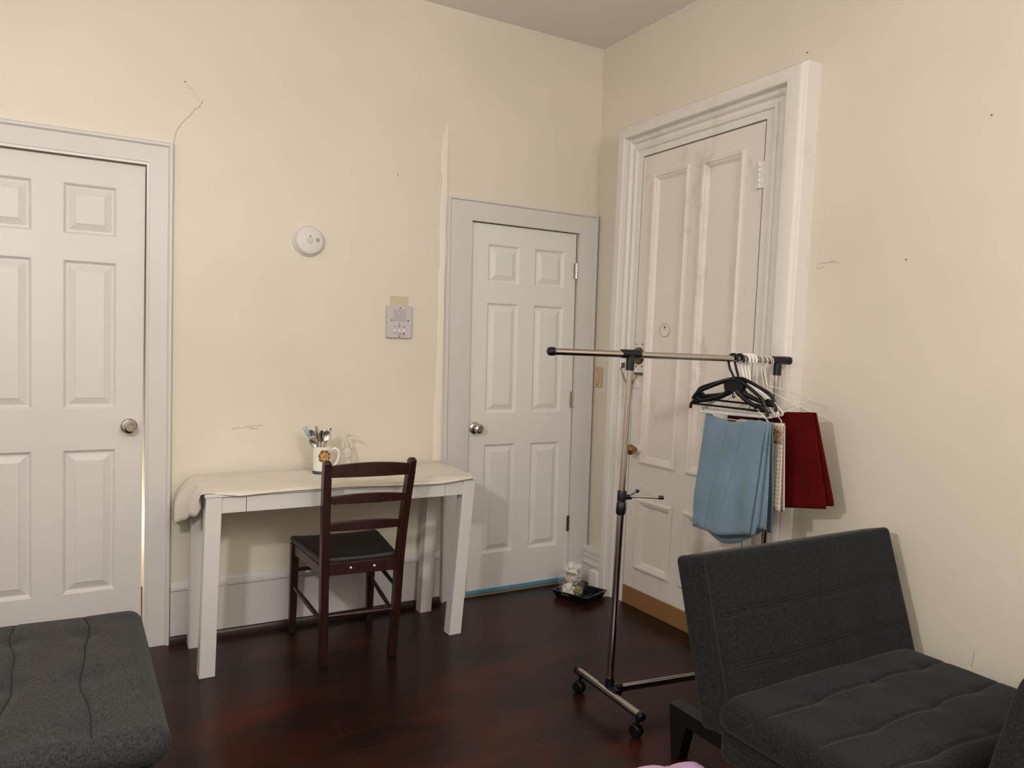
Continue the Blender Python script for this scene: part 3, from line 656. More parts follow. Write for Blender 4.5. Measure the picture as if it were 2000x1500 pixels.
# rose motif: overlapping raised petals on the side that faces the room
rc = V(0.035, -0.999, 0).normalized(); rside = V(0.999, 0.035, 0)
def petal(b, ang, dist, size, h, z0=0.082):
    c = mc + V(0, 0, z0)
    ring = []
    for k in range(12):
        a = 2 * math.pi * k / 12; ex = size * math.cos(a) * 0.75; ey = size * math.sin(a)
        lx = dist * math.cos(ang) + ex * math.cos(ang + 1.57) - ey * math.sin(ang + 1.57) * 0.0 + ey * math.cos(ang) * 0.6
        lz = dist * math.sin(ang) + ex * math.sin(ang + 1.57) + ey * math.sin(ang) * 0.6
        th = lx / 0.0415
        ring.append(c + (rc * math.cos(th) + rside * math.sin(th)) * (0.0418 + h * 0.5 + 0.0025 * math.cos(a)) + V(0, 0, lz))
    th = dist * math.cos(ang) / 0.0415
    top = c + (rc * math.cos(th) + rside * math.sin(th)) * (0.0418 + h + 0.001) + V(0, 0, dist * math.sin(ang))
    bot = c + (rc * math.cos(th) + rside * math.sin(th)) * 0.0400 + V(0, 0, dist * math.sin(ang))
    b.add(ring + [top, bot], [(k, (k + 1) % 12, 12) for k in range(12)] + [((k + 1) % 12, k, 13) for k in range(12)])
for mat, n_, dist, size, h, off in (('rose2', 7, 0.022, 0.016, 0.002, 0.2), ('rose1', 7, 0.017, 0.015, 0.0035, 0.7), ('rose3', 5, 0.010, 0.013, 0.005, 0.1), ('rose2', 3, 0.006, 0.009, 0.006, 0.9), ('rose1', 3, 0.003, 0.007, 0.007, 0.3)):
    b = MB()
    for k in range(n_): petal(b, off + 2 * math.pi * k / n_, dist * (0.9 + 0.2 * random.random()), size, h)
    b.build('rose_petals', mat, t)
# cutlery: handles down in the mug, heads up
def utensil(name, label, cat, base, tip, kind, mat, face=(0, -1, 0)):
    a, c = V(*base), V(*tip); T = (c - a).normalized(); f = Vector(face); f = (f - T * f.dot(T)).normalized(); s_ = T.cross(f); L = (c - a).length
    o = thing(name, label, cat, a, 'cutlery standing in the mug')
    if kind == 'spoon': hl, hw = 0.058, 0.019
    elif kind == 'fork': hl, hw = 0.060, 0.012
    else: hl, hw = 0.085, 0.0085
    b = MB(); vs = []
    n = 8
    for i in range(n + 1):
        u = i / n; p = a + T * (L - hl) * u; wd = lerp(0.0085, 0.0032, u); th = 0.0012
        vs += [p - s_ * wd / 2 * 1 - f * th, p + s_ * wd / 2 - f * th, p + s_ * wd / 2 + f * th, p - s_ * wd / 2 + f * th]
    b.add(vs, [(i * 4 + k, i * 4 + (k + 1) % 4, i * 4 + 4 + (k + 1) % 4, i * 4 + 4 + k) for i in range(n) for k in range(4)] + [(3, 2, 1, 0), tuple(n * 4 + k for k in range(4))])
    b.build('handle', mat, o)
    h0 = a + T * (L - hl); b = MB()
    if kind == 'spoon':
        def sp(u, v):
            ang = 2 * math.pi * u; r_ = v
            lx = hw * r_ * math.sin(ang) * (1.0 - 0.12 * math.cos(ang)); ly = hl / 2 * (1 - r_ * math.cos(ang))
            return h0 + s_ * lx + T * ly - f * 0.006 * (1 - r_ * r_) * 1.0
        b.grid(sp, 24, 6, True).build('bowl', mat, o, solid=0.0012, ang=80)
    elif kind == 'fork':
        bar(b, h0 - T * 0.002, h0 + T * 0.024, 0.004, 0.002, hw * 1.9, 0.002, side=s_)
        for k in (-1.5, -0.5, 0.5, 1.5): bar(b, h0 + T * 0.022 + s_ * k * hw * 0.5, h0 + T * hl + s_ * k * hw * 0.5, hw * 0.3, 0.002, hw * 0.18, 0.0016, side=s_)
        b.build('tines', mat, o)
    else:
        pr_ = [(-0.5, 0), (-0.9, 0.2), (-1, 0.6), (-0.7, 0.9), (0.2, 1.0), (0.8, 0.85), (0.9, 0.5), (0.8, 0.1)]
        ft = [h0 + s_ * hw * x + T * hl * y - f * 0.0009 for x, y in pr_]; bk = [p + f * 0.0018 for p in ft]; m_ = len(pr_)
        b.add(ft + bk, [tuple(range(m_)), tuple(range(m_, 2 * m_))[::-1]] + [(k, (k + 1) % m_, m_ + (k + 1) % m_, m_ + k) for k in range(m_)]).build('blade', mat, o)
    return o
B0 = lambda dx, dy: (mc.x + dx, mc.y + dy, mc.z + 0.018)
vd = (-0.50, -0.86, 0.1)
utensil('fork', 'pale blue plastic fork leaning out at the left of the mug', 'fork', B0(0.018, 0.008), (-1.722, -0.125, 0.972), 'fork', 'bluefork', vd)
utensil('spoon', 'dull steel spoon leaning lowest to the left in the mug', 'spoon', B0(0.020, -0.010), (-1.700, -0.165, 0.930), 'spoon', 'steel', (-0.3, -0.9, 0.3))
utensil('spoon', 'dull steel spoon leaning left beside the blue fork', 'spoon', B0(0.012, 0.014), (-1.695, -0.130, 0.958), 'spoon', 'steel', (-0.7, -0.7, 0.2))
utensil('table_knife', 'tall dark-looking steel knife at the middle of the mug', 'knife', B0(-0.004, 0.016), (-1.668, -0.128, 0.978), 'knife', 'steel', vd)
utensil('spoon', 'steel spoon with a narrow shiny bowl in the middle of the mug', 'spoon', B0(-0.012, 0.0), (-1.647, -0.150, 0.957), 'spoon', 'steel', (0.3, -0.95, 0.1))
utensil('spoon', 'large bright steel spoon right of centre in the mug', 'spoon', B0(-0.018, -0.010), (-1.622, -0.160, 0.960), 'spoon', 'steel', (-0.2, -0.98, 0.1))
utensil('table_knife', 'steel knife leaning out at the right of the mug', 'knife', B0(-0.022, 0.006), (-1.598, -0.130, 0.966), 'knife', 'steel', (0.5, -0.8, 0.1))
# clear pump bottle
bc = V(-1.510, -0.105, 0.7565)
t = thing('pump_bottle', 'clear plastic pump bottle standing right of the mug', 'bottle', bc)
MB().lathe([(0.020, 0), (0.0235, 0.003), (0.024, 0.01), (0.024, 0.088), (0.022, 0.100), (0.015, 0.108), (0.012, 0.110), (0.012, 0.118)], bc, (0, 0, 1), 28).build('bottle_body', 'clear', t)
MB().lathe([(0.0145, 0.108), (0.0145, 0.128), (0.011, 0.132), (0.006, 0.134), (0.0055, 0.158), (0.010, 0.160), (0.011, 0.170), (0.008, 0.173)], bc, (0, 0, 1), 24).build('pump_collar', 'clearcap', t)
nz = bc + V(0, 0, 0.166); MB().tube([nz, nz + V(0.022, -0.012, 0.002), nz + V(0.036, -0.02, -0.004), nz + V(0.040, -0.022, -0.012)], [0.005, 0.0045, 0.0035, 0.003], 10).build('nozzle', 'clearcap', t)

# ------------------------------------------------------------------ garment rack
bd = V(1, -0.14, 0).normalized(); pd = V(0.14, 1, 0).normalized()
P1b, P1t = V(-0.895, -1.411, 0.088), V(-0.854, -1.411, 1.36); P2b, P2t = V(-0.222, -1.505, 0.088), V(-0.170, -1.507, 1.351)
t = thing('garment_rack', 'steel tube garment rack on castors with hangers at its right end', 'clothes rack', (-0.55, -1.45, 0))
bt0, bt1 = V(-1.185, -1.369, 1.361), V(-0.118, -1.514, 1.350)
MB().tube([bt0, bt1], 0.0125, 20).build('top_rail', 'chrome', t)
for p, d in ((bt0, -bd),):
    MB().lathe([(0.0155, -0.016), (0.016, -0.004), (0.0145, 0.006), (0.008, 0.011)], p, d, 20).build('end_cap', 'navyplastic', t)
MB().lathe([(0.0150, -0.010), (0.0165, 0.0), (0.0165, 0.008), (0.010, 0.013)], bt1, bd, 20).build('end_cap', 'navyplastic', t)
for pb, pt in ((P1b, P1t), (P2b, P2t)):
    d = (pt - pb).normalized(); mid = pb + d * 0.69
    MB().tube([pb - d * 0.01, mid], 0.0135, 20).build('lower_post', 'chrome', t)
    MB().tube([mid, pt], 0.0115, 20).build('upper_post', 'chrome', t)
    b = MB(); b.tube([pt - bd * 0.040, pt + bd * 0.040], 0.0165, 20); b.tube([pt - d * 0.062, pt], 0.0160, 20); b.build('tee_joint', 'navyplastic', t)
    # height collar and its two hanging pegs
    b = MB(); b.lathe([(0.0145, -0.022), (0.0175, -0.018), (0.019, 0.0), (0.0175, 0.024), (0.014, 0.028)], mid, d, 20); b.lathe([(0.0165, 0.030), (0.0170, 0.034), (0.0170, 0.066), (0.0150, 0.070)], mid, d, 20)
    ctr = mid + d * 0.046; b.tube([ctr, ctr + bd * 0.040 - V(0, 0, 0.004)], [0.012, 0.009], 12); b.build('height_collar', 'navyplastic', t)
    for dv, L in ((bd * 0.90 - pd * 0.42, 0.125), (bd * 0.80 + pd * 0.60 + V(0, 0, 0.06), 0.095)):
        dv = dv.normalized(); st = ctr + bd * 0.026
        g = MB().tube([st, st + dv * L], 0.0048, 12).build('hook_peg', 'chrome', t)
        MB().lathe([(0.0068, -0.010), (0.0075, 0.004), (0.005, 0.010)], st + dv * L, dv, 14).build('peg_cap', 'navyplastic', g)
# base
MB().tube([P1b, P2b], 0.0145, 20).build('base_rail', 'chrome', t)
for pb in (P1b, P2b):
    dy = -0.023 if pb is P1b else 0.02
    fa, fb = pb + V(-0.003 + 0.0, 0.205, -0.003), pb + V(-0.024, -0.218, -0.003)
    MB().tube([fa, fb], 0.0145, 20).build('foot_tube', 'chrome', t)
    fd = (fb - fa).normalized()
    b = MB(); b.tube([pb - fd * 0.052, pb + fd * 0.052], 0.0185, 20); b.tube([pb, pb + V(0, 0, 0.048)], 0.0175, 20); sg = 1 if pb is P1b else -1; b.tube([pb, pb + bd * 0.052 * sg], 0.0185, 20); b.build('base_joint', 'navyplastic', t)
    for p, d in ((fa, -fd), (fb, fd)):
        MB().lathe([(0.0160, -0.012), (0.0165, 0.004), (0.012, 0.009)], p, d, 18).build('end_cap', 'navyplastic', t)
        q = p + d * -0.022; q = V(q.x, q.y, 0)
        b = MB(); b.lathe([(0.0070, 0.045), (0.0075, 0.074)], q, (0, 0, 1), 14); b.box(q.x - 0.010, q.x + 0.010, q.y - 0.012, q.y + 0.014, 0.044, 0.050); cst = b.build('castor', 'blackplastic', t)
        wc = V(q.x, q.y + 0.006, 0.0235)
        b = MB()
        for s_ in (-1, 1): b.lathe([(0.010, 0.003), (0.0225, 0.004), (0.0235, 0.007), (0.0235, 0.013), (0.020, 0.017), (0.006, 0.018)], wc, (s_ * 0.9, s_ * 0.3, 0), 22)
        b.tube([wc - V(0.006, 0.002, 0), wc + V(0.006, 0.002, 0)], 0.006, 10); b.tube([wc, wc + V(0, -0.004, 0.022)], 0.005, 8); b.build('wheel', 'blackplastic', cst)

# ------------------------------------------------------------------ hangers
def barpt(x): return V(x, lerp(bt0.y, bt1.y, (x - bt0.x) / (bt1.x - bt0.x)), lerp(bt0.z, bt1.z, (x - bt0.x) / (bt1.x - bt0.x)))
def hook_path(hx, dirv, neck, wr, gap=0.0):
    """open hook over the rail in the plane of dirv"""
    c = barpt(hx); rr = 0.0215; cz = c + V(0, 0, 0.0130 + wr - rr); u = Vector(dirv); u.z = 0; u.normalize(); z = V(0, 0, 1)
    a = arc(cz, u, z, rr, -25, 200, 14)
    return a, u, cz
def hanger_hook(hx, neck, dirv, wr):
    a, u, cz = hook_path(hx, dirv, neck, wr)
    pts = a + smooth_path([a[-1], cz - u * 0.012 + V(0, 0, -0.036), Vector(neck) + V(0, 0, 0.012), Vector(neck)], 5)[1:]
    return pts
HC = {}
def black_hanger(hx, neck, Lp, Rp, label):
    Lp, Rp, neck = V(*Lp), V(*Rp), V(*neck)
    o = thing('plastic_hanger', label, 'hanger', barpt(hx), 'black plastic hangers')
    u = (Rp - Lp); u.z = 0; u.normalize()
    hk = hanger_hook(hx, neck, u, 0.0048); MB().tube(hk, 0.0048, 10).build('hook', 'blackplastic', o)
    b = MB(); nb = neck
    n1 = u.cross(V(0, 0, 1))
    for tip in (Lp, Rp):
        sg = 1 if tip is Rp else -1
        sh = nb + (tip - nb) * 0.80
        arm = smooth_path([nb + V(0, 0, -0.002), nb + u * sg * 0.035 + V(0, 0, -0.006), sh + V(0, 0, 0.020), tip + V(0, 0, 0.016) - u * sg * 0.012, tip + V(0, 0, 0.004) - u * sg * 0.006], 5)
        b.tube(arm, 0.0070, 8)
        # web arch down from the centre block to the shoulder
        web = smooth_path([nb + u * sg * 0.018 + V(0, 0, -0.042), nb + u * sg * 0.045 + V(0, 0, -0.066), lerp(nb, tip, 0.55) + V(0, 0, -0.034), lerp(nb, tip, 0.80) + V(0, 0, -0.020), tip + V(0, 0, -0.012)], 5)
        k = len(web); b.tube(web, [lerp(0.0115, 0.0065, i / (k - 1)) for i in range(k)], 8)
        # notch and turned-down tip
        b.tube(smooth_path([tip - u * sg * 0.050 + V(0, 0, -0.004), tip - u * sg * 0.030 + V(0, 0, 0.008), tip - u * sg * 0.010 + V(0, 0, -0.004), tip + V(0, 0, -0.014), tip + u * sg * 0.004 + V(0, 0, -0.034)], 4), 0.0066, 8)
    # centre block
    q = lambda z, wd: [nb - u * wd - n1 * 0.0055 + V(0, 0, z), nb + u * wd - n1 * 0.0055 + V(0, 0, z), nb + u * wd + n1 * 0.0055 + V(0, 0, z), nb - u * wd + n1 * 0.0055 + V(0, 0, z)]
    b.hexa(q(0.004, 0.012), q(-0.016, 0.040)); b.hexa(q(-0.016, 0.040), q(-0.046, 0.034))
    b.tube(smooth_path([nb + V(0, 0, -0.046), nb + V(0, 0, -0.066), nb + u * 0.006 + V(0, 0, -0.070), nb + u * 0.009 + V(0, 0, -0.062)], 4), 0.0026, 6)
    b.build('shoulder_frame', 'blackplastic', o)
    MB().tube([Lp + u * 0.010 + V(0, 0, -0.014), Rp - u * 0.010 + V(0, 0, -0.014)], 0.0042, 8).build('trouser_bar', 'blackplastic', o)
    return o
black_hanger(-0.392, (-0.386, -1.478, 1.268), (-0.436, -1.300, 1.176), (-0.352, -1.622, 1.168), 'black plastic hanger nearest the room on the rack rail')
black_hanger(-0.362, (-0.358, -1.474, 1.276), (-0.392, -1.275, 1.196), (-0.318, -1.632, 1.188), 'black plastic hanger pressed behind the nearest black hanger')
def round_tri(A, B, C, rc, k=5):
    """closed rounded triangle through corner points"""
    P = [Vector(A), Vector(B), Vector(C)]; out = []
    for i in range(3):
        p, a, c = P[i], P[i - 1], P[(i + 1) % 3]; da, dc = (a - p).normalized(), (c - p).normalized(); r_ = rc[i]
        s0, s1 = p + da * r_, p + dc * r_
        out += [(1 - t_) ** 2 * s0 + 2 * t_ * (1 - t_) * p + t_ * t_ * s1 for t_ in [j / k for j in range(k + 1)]]
    return out
def tube_hanger(name, hx, neck, Lp, Rp, r_, mat, label, group, rc=(0.02, 0.03, 0.03)):
    Lp, Rp, neck = V(*Lp), V(*Rp), V(*neck); o = thing(name, label, 'hanger', barpt(hx), group)
    u = (Rp - Lp); u.z = 0; u.normalize()
    MB().tube(hanger_hook(hx, neck, u, r_), r_, 8).build('hook', mat, o)
    MB().tube(round_tri(neck, Lp, Rp, rc), r_, 8, closed=True).build('shoulder_frame', mat, o); return o
for i, (hx, lab) in enumerate(((-0.334, 'white plastic tube hanger touching the black hangers'), (-0.318, 'white plastic tube hanger in the middle of the white three'), (-0.302, 'white plastic tube hanger of the three nearest the wall'))):
    dx = 0.016 * i
    tube_hanger('plastic_hanger', hx, (-0.332 + dx, -1.482, 1.262), (-0.372 + dx, -1.262, 1.124 + 0.006 * i), (-0.286 + dx, -1.622 - 0.008 * i, 1.128 + 0.004 * i), 0.0056, 'whiteplastic', lab, 'white tube hangers', (0.03, 0.045, 0.045))
GW = 'white wire hangers'
tube_hanger('wire_hanger', -0.352, (-0.352, -1.480, 1.225), (-0.342, -1.298, 1.106), (-0.370, -1.664, 1.108), 0.0018, 'whitewire', 'white wire hanger carrying the dusty blue cloth', GW)
tube_hanger('wire_hanger', -0.262, (-0.270, -1.490, 1.225), (-0.249, -1.312, 1.086), (-0.311, -1.672, 1.112), 0.0018, 'whitewire', 'white wire hanger carrying the dotted cream cloth', GW)
tube_hanger('wire_hanger', -0.217, (-0.218, -1.502, 1.230), (-0.272, -1.355, 1.124), (-0.166, -1.695, 1.149), 0.0018, 'whitewire', 'white wire hanger carrying the deep red cloth', GW)
tube_hanger('wire_hanger', -0.240, (-0.236, -1.495, 1.242), (-0.225, -1.300, 1.064), (-0.256, -1.698, 1.172), 0.0018, 'whitewire', 'empty white wire hanger tilted, its tip above the red cloth', GW)
tube_hanger('wire_hanger', -0.225, (-0.222, -1.497, 1.250), (-0.262, -1.305, 1.040), (-0.170, -1.690, 1.208), 0.0018, 'whitewire', 'empty white wire hanger with tip reaching furthest towards the wall', GW)

# ------------------------------------------------------------------ hanging cloths
def drape(name, label, Lp, Rp, fl, bl, mat, nrm=(-1, 0, 0), flare=(0, 0), folds=((0.010, 9, 0.5),), spread=0.016, topf=None, nu=56, nv=60, cat='cloth', dots=False, pleats=()):
    Lp, Rp = V(*Lp), V(*Rp); nrm = Vector(nrm).normalized(); u_ = (Rp - Lp).normalized()
    def pt(u, v):
        f = fl(u); bk = bl(u); tot = f + bk; s = v * tot - f          # s<0 front, >0 back
        p = Lp.lerp(Rp, u); d = abs(s); k = min(1, d / 0.35)
        if topf: p = p + V(0, 0, topf(u))
        side = -1 if s < 0 else 1
        rad = 0.006
        if d < rad * 1.57: a = d / rad; off = rad * math.sin(a) * -side; dz = -rad * (1 - math.cos(a)) + rad
        else: off = -side * (rad + spread * k); dz = rad - rad - (d - rad * 1.57)
        q = p + nrm * off + V(0, 0, dz)
        w_ = 0
        for amp, fr, ph in folds: w_ += amp * math.sin(u * fr + ph + 0.8 * side * 0.3 + d * 2.0)
        q += nrm * w_ * k ** 1.3
        if side < 0:
            for u0, sl, dep, d0 in pleats:
                c_ = (u - u0 - sl * d) / 0.013; q -= nrm * dep * min(1, max(0, d - d0) / 0.06) * (math.exp(-c_ * c_) - 0.45 * math.exp(-((c_ - 2.2) / 1.6) ** 2))
        q += u_ * (lerp(flare[0], flare[1], u) * k)
        return q
    b = MB().grid(pt, nu, nv)
    if dots:
        Lz = Lp.z
        b.uv = lambda co: ((co.y * 0.9 + co.x * 0.4) * 1.0, co.z)
    o = b.build(name, mat, solid=0.003, ang=75); tag(o, label, cat); return o
drape('hanging_cloth', 'dusty blue cloth folded over a hanger on the rack', (-0.344, -1.298, 1.110), (-0.368, -1.664, 1.112),
      lambda u: 0.486 - 0.048 * u - (0.03 if u > 0.86 else 0), lambda u: 0.478 + 0.055 * math.sin(min(1, u * 1.15) * math.pi) ** 0.8 - 0.05 * u, 'bluecloth', (-0.94, -0.30, 0), (-0.030, 0.012),
      ((0.010, 6, 0.2), (0.006, 17, 1.0)), 0.022, lambda u: -0.020 * math.sin(min(1, u / 0.75) * math.pi) ** 1.2 + 0.006 * (1 - u), nu=150, pleats=((0.93, -0.30, 0.014, 0.02), (0.985, -0.20, 0.012, 0.0), (0.36, -0.45, 0.0022, -0.02), (0.60, -0.60, 0.003, -0.02)))
o = drape('patterned_cloth', 'cream dotted cloth with brown border hung between the blue and red', (-0.249, -1.314, 1.094), (-0.307, -1.669, 1.106),
          lambda u: 0.335 + 0.01 * math.sin(u * 7), lambda u: 0.345, 'dots', (-0.97, -0.2, 0), (0.0, 0.012), ((0.004, 8, 1.1),), 0.010, None, dots=True)
# brown paisley border bands sewn on the dotted cloth
def band(u0, u1, z0, z1, nm):
    Lp, Rp = V(-0.249, -1.314, 0), V(-0.307, -1.669, 0); u_ = (Rp - Lp).normalized()
    b = MB(); b.grid(lambda a, c: Lp.lerp(Rp, lerp(u0, u1, a)) + V(-0.033, -0.007, lerp(z0, z1, c)) , 6, 6)
    return b
o2 = MB(); 
def bp_(u, z): 
    p = V(-0.249, -1.314, 0).lerp(V(-0.307, -1.669, 0), u); k = min(1, (1.10 - z) / 0.35); q = p + V(-0.97, -0.2, 0).normalized() * (0.0085 + 0.010 * k + (0.004 * math.sin(u * 8 + 1.1 - 0.24 + (1.10 - z) * 2.0)) * k ** 1.3) + V(0, 0, z)
    q += (V(-0.058, -0.355, 0).normalized()) * (0.012 * u * k); return q
o2.grid(lambda a, c: bp_(lerp(0.82, 1.0, a), lerp(1.092, 1.035, c)), 6, 6); o2.build('border_band', 'paisley', o, solid=0.002, label='brown paisley corner')
o2 = MB(); o2.grid(lambda a, c: bp_(lerp(0.70, 0.88, a), lerp(0.865, 0.775, c)), 6, 6); o2.build('border_band', 'paisley', o, solid=0.002, label='brown paisley corner')
o2 = MB(); o2.grid(lambda a, c: bp_(lerp(0.42, 0.52, a), lerp(1.094, 1.0, c)), 6, 6); o2.build('border_band', 'paisley', o, solid=0.002, label='brown paisley corner')
drape('hanging_cloth', 'deep red velvety cloth hung nearest the yellow wall', (-0.272, -1.355, 1.128), (-0.168, -1.695, 1.150),
      lambda u: 0.400 - 0.025 * u, lambda u: 0.385 - 0.02 * u, 'redcloth', (-0.96, 0.27, 0), (0.0, 0.070), ((0.006, 11, 0.4), (0.004, 27, 2.0)), 0.012, None)

# ------------------------------------------------------------------ futon chair on the right
t = thing('futon_chair', 'charcoal armless futon chair against the right wall', 'futon chair', (-0.55, -2.25, 0))
def groove(d, w_, dep): return dep * math.exp(-(d / w_) ** 2)
def fade(x, h, w_=0.07): return max(0.0, min(1.0, (h - abs(x)) / w_))
SEATS = (0.120, -0.060, -0.225)
def seam_w(x, yy): return 0.007 * math.sin(x * 7.0 + yy * 9) + 0.003 * math.sin(x * 23 + yy * 40)
def seat_fn(p, n_):
    z = p.z
    if p.z > 0.0:
        for yy in SEATS:
            z -= groove(p.y - yy - seam_w(p.x, yy), 0.007, 0.005) * fade(p.x, 0.46)
            for xx in (-0.22, 0.06, 0.30): z -= 0.007 * math.exp(-(((p.x - xx) / 0.045) ** 2 + ((p.y - yy) / 0.028) ** 2))
        z += 0.010 * (1 - (p.x / 0.47) ** 2)
        z += 0.004 * noise.noise(V(p.x * 7, p.y * 7, 2.2))
    return V(p.x, p.y, z)
SX = Matrix.Translation((-0.5575, -2.345, 0.312))
cush = MB().softbox((0.925, 0.565, 0.105), 0.045, 60, 110, 3, seat_fn, SX).build('seat_cushion', 'charcoal', t, ang=80)
for yy in SEATS:
    pts = []
    for i in range(41):
        x = lerp(-0.41, 0.41, i / 40); y = yy + seam_w(x, yy); pts.append(SX @ (seat_fn(V(x, y, 0.0525), None) + V(0, 0, 0.0002)))
    MB().tube(pts, 0.0013, 6).build('seam', 'seam', cush)
MB().softbox((0.900, 0.535, 0.100), 0.030, 12, 12, 3, None, Matrix.Translation((-0.5575, -2.340, 0.222))).build('seat_base', 'charcoal', t, ang=80)
BACKS = (0.072, -0.082)
def bseam(x): return 0.004 * math.sin(x * 6)
def back_fn(p, n_):
    y = p.y
    if p.y < 0:
        for zz in BACKS: y += (groove(p.z - zz - bseam(p.x), 0.006, 0.005) + groove(p.z - zz - 0.013 - bseam(p.x), 0.006, 0.004)) * fade(p.x, 0.45, 0.05)
        y -= 0.010 * (1 - (p.x / 0.5) ** 2)
        y += 0.004 * noise.noise(V(p.x * 6, p.z * 6, 7.7))
    return V(p.x, y, p.z)
lean = R(-16.5)
xb = Matrix.Translation((-0.543, -1.990, 0.498)) @ Matrix.Rotation(lean, 4, 'X')
bk_ = MB().softbox((0.935, 0.118, 0.515), 0.018, 60, 3, 120, back_fn, xb).build('backrest', 'charcoal', t, ang=80)
for zz in (BACKS[0], BACKS[0] + 0.013, BACKS[1], BACKS[1] + 0.013):
    pts = []
    for i in range(31):
        x = lerp(-0.425, 0.405, i / 30); pts.append(xb @ (back_fn(V(x, -0.059, zz + bseam(x)), None) + V(0, -0.0001, 0)))
    MB().tube(pts, 0.0024, 6).build('seam', 'seam', bk_)
MB().tube([xb @ (back_fn(V(-0.455, -0.059, z_), None) + V(0, 0.0010, 0)) for z_ in (-0.235, -0.12, 0.0, 0.12, 0.232)], 0.0050, 8).build('piping', 'seam', bk_)
for x in (-0.868, -0.245):
    b = MB()
    q = lambda xc, y0, y1, z, wd: [(xc - wd / 2, y0, z), (xc + wd / 2, y0, z), (xc + wd / 2, y1, z), (xc - wd / 2, y1, z)]
    b.hexa(q(x, -1.790, -1.750, 0.0, 0.042), q(x, -1.830, -1.735, 0.178, 0.050))
    b.hexa(q(x, -2.16, -1.800, 0.128, 0.050), q(x, -2.16, -1.745, 0.180, 0.050)); b.build('rear_leg', 'blackwood', t, bevel=0.004)
    b = MB(); b.hexa(q(x, -2.555, -2.515, 0.0, 0.042), q(x, -2.58, -2.49, 0.180, 0.050)); b.build('front_leg', 'blackwood', t, bevel=0.004)
# sloping upholstered piece in the bottom right corner, in front of the futon chair
def slope_fn(p, n_): return V(p.x + 0.62 * (p.z + 0.30) * max(0, (0.50 - p.x)) / 1.0, p.y, p.z)
o = MB().softbox((1.05, 0.42, 0.66), 0.08, 20, 10, 14, slope_fn, Matrix.Translation((-0.560, -2.925, 0.33))).build('floor_cushion', 'charcoal', ang=80)
tag(o, 'dark grey sloping upholstered cushion in the bottom right corner', 'cushion')

# ------------------------------------------------------------------ tufted bench on the left
t = thing('tufted_bench', 'charcoal tufted bench in the lower left before the white door', 'bench', (-2.90, -1.23, 0))
BENX = (0.270, 0.085, -0.10, -0.285)
def bwob(y, xx): return 0.012 * math.sin(y * 8 + xx * 20) + 0.004 * math.sin(y * 21 + xx * 50)
def bench_fn(p, n_):
    z = p.z
    if p.z > 0:
        for xx in BENX:
            z -= groove(p.x - xx - bwob(p.y, xx), 0.007, 0.007) * fade(p.y, 0.47)
            for yy in (0.26, -0.09, -0.40): z -= 0.009 * math.exp(-(((p.x - xx) / 0.045) ** 2 + ((p.y - yy) / 0.05) ** 2))
        z += 0.012 * (1 - (p.x / 0.45) ** 2) * (1 - (p.y / 0.5) ** 2) + 0.004 * noise.noise(V(p.x * 6, p.y * 6, 4.4))
    return V(p.x, p.y, z)
BX = Matrix.Translation((-2.895, -1.212, 0.375))
cush = MB().softbox((0.90, 0.965, 0.096), 0.046, 110, 70, 3, bench_fn, BX).build('seat_cushion', 'charcoal_lit', t, ang=80)
for xx in BENX[:3]:
    pts = []
    for i in range(41):
        y = lerp(-0.43, 0.44, i / 40); pts.append(BX @ (bench_fn(V(xx + bwob(y, xx), y, 0.048), None) + V(0, 0, 0.0010)))
    MB().tube(pts, 0.0020, 6).build('seam', 'seam', cush)
MB().softbox((0.85, 0.93, 0.262), 0.020, 10, 10, 4, None, Matrix.Translation((-2.903, -1.205, 0.196))).build('bench_body', 'charcoal_lit', t, ang=80)
for x in (-3.26, -2.53):
    for y in (-1.60, -0.84): MB().box(x - 0.022, x + 0.022, y - 0.022, y + 0.022, 0, 0.066).build('foot', 'blackwood', t, bevel=0.003)

# ------------------------------------------------------------------ tray and bag in the corner
tc = V(-0.225, -0.262, 0); ta = R(22)
xt = Matrix.Translation(tc) @ Matrix.Rotation(ta, 4, 'Z')
t = thing('plastic_tray', 'shallow glossy black tray on the floor in the corner', 'tray', tc)
def ring(hx, hy, z): return [xt @ V(-hx, -hy, z), xt @ V(hx, -hy, z), xt @ V(hx, hy, z), xt @ V(-hx, hy, z)]
rings = [ring(0.078, 0.118, 0.0), ring(0.094, 0.134, 0.042), ring(0.102, 0.142, 0.044), ring(0.102, 0.142, 0.041), ring(0.096, 0.136, 0.0405)]
rings = [ring(0.080, 0.094, 0.004), ring(0.093, 0.108, 0.043), ring(0.101, 0.116, 0.043), ring(0.101, 0.116, 0.038), ring(0.097, 0.112, 0.038), ring(0.083, 0.097, 0.0), ]
vs = [p for r_ in rings for p in r_]; n = len(rings)
MB().add(vs, [(i * 4 + k, i * 4 + (k + 1) % 4, i * 4 + 4 + (k + 1) % 4, i * 4 + 4 + k) for i in range(n - 1) for k in range(4)] + [(0, 1, 2, 3), tuple(n * 4 - 4 + k for k in range(4))]).build('shell', 'tray', t, smooth=False)
b = MB()
for a, c in (((0.0, -0.092), (0.0, -0.02)), ((0.0, -0.02), (0.082, 0.03)), ((-0.08, -0.045), (0.08, -0.045))): b.tube([xt @ V(*a, 0.012), xt @ V(*c, 0.012)], 0.006, 8)
b.build('divider_rib', 'tray', t)
gc = xt @ V(-0.034, 0.030, 0.0)
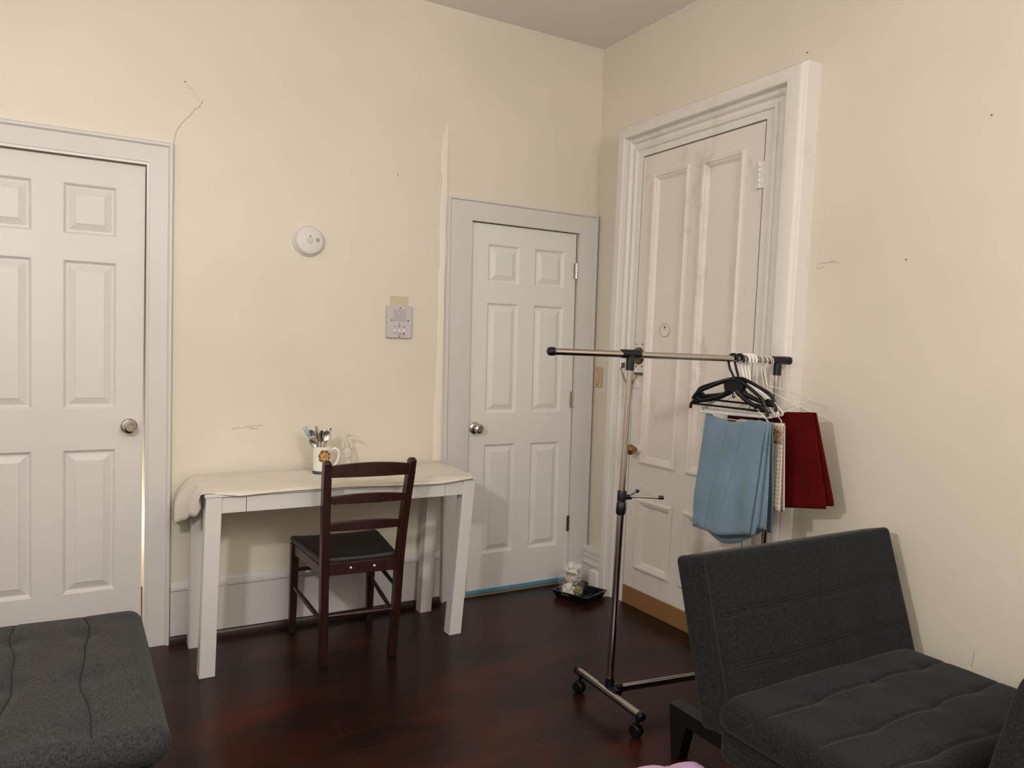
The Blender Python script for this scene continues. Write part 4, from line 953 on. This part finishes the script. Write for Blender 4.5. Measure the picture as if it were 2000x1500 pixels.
def crumple(name, label, cat, c, sz, mat, seed):
    b = MB(); rnd = V(seed * 3.1, seed * 1.7, seed)
    def f(u, v):
        th, ph = 2 * math.pi * u, math.pi * (0.02 + 0.96 * v); d = V(math.sin(ph) * math.cos(th), math.sin(ph) * math.sin(th), math.cos(ph))
        k = 1 + 0.55 * noise.noise(d * 2.0 + rnd) + 0.55 * abs(noise.noise(d * 3.6 + rnd)) - 0.10
        return V(*c) + V(d.x * sz[0], d.y * sz[1], d.z * sz[2]) * k
    b.grid(f, 26, 18, True); o = b.build(name, mat, ang=25); tag(o, label, cat); return o
gx, gy = gc.x, gc.y
crumple('crumpled_paper', 'crumpled white paper on top inside the clear bag', 'paper', (gx + 0.002, gy, 0.158), (0.044, 0.036, 0.028), 'paper', 1.0)
crumple('crumpled_paper', 'crumpled pinkish wrapper at the middle of the clear bag', 'paper', (gx + 0.012, gy + 0.002, 0.108), (0.042, 0.038, 0.028), 'paper2', 2.3)
crumple('crumpled_paper', 'crumpled white paper low on the left in the clear bag', 'paper', (gx - 0.030, gy - 0.008, 0.052), (0.030, 0.034, 0.036), 'paper', 3.7)
crumple('foil_scrap', 'olive gold foil scrap at the bottom of the clear bag', 'foil', (gx + 0.032, gy - 0.018, 0.042), (0.022, 0.020, 0.020), 'lidgreen', 5.2)
def bagpt(u, v):
    th = 2 * math.pi * u; z = lerp(0.010, 0.222, v); r_ = 0.066 + 0.018 * math.sin(v * math.pi) - 0.012 * v; r_ *= (0.35 + 0.65 * min(1, v / 0.06))
    r_ *= 1 + 0.14 * noise.noise(V(math.cos(th) * 2, math.sin(th) * 2, z * 14)) + 0.08 * math.sin(th * 7 + z * 30) * v
    return V(gx + r_ * math.cos(th) * 0.92, gy + r_ * math.sin(th) * 0.86, z)
b = MB().grid(bagpt, 48, 30, True); b.add([(bagpt(k / 48, 0)) for k in range(48)], [tuple(range(48))])
tag(b.build('plastic_bag', 'film', ang=60), 'open clear plastic bag of rubbish standing in the black tray', 'bag')

# ------------------------------------------------------------------ lilac quilt corner at the bottom of the view
def quilt_fn(p, n_):
    z = p.z
    if p.z > 0:
        z -= 0.008 * (1 - abs(math.sin((p.x + p.y) * 26)) ** 0.5) + 0.008 * (1 - abs(math.sin((p.x - p.y) * 26)) ** 0.5)
    return V(p.x, p.y, z)
o = MB().softbox((0.60, 0.62, 0.108), 0.030, 60, 60, 3, quilt_fn, Matrix.Translation((-1.327, -2.158, 0.054)) @ Matrix.Rotation(R(-17), 4, 'Z')).build('folded_quilt', 'lilac', ang=80)
tag(o, 'folded lilac quilt on the floor left of the futon chair', 'quilt')
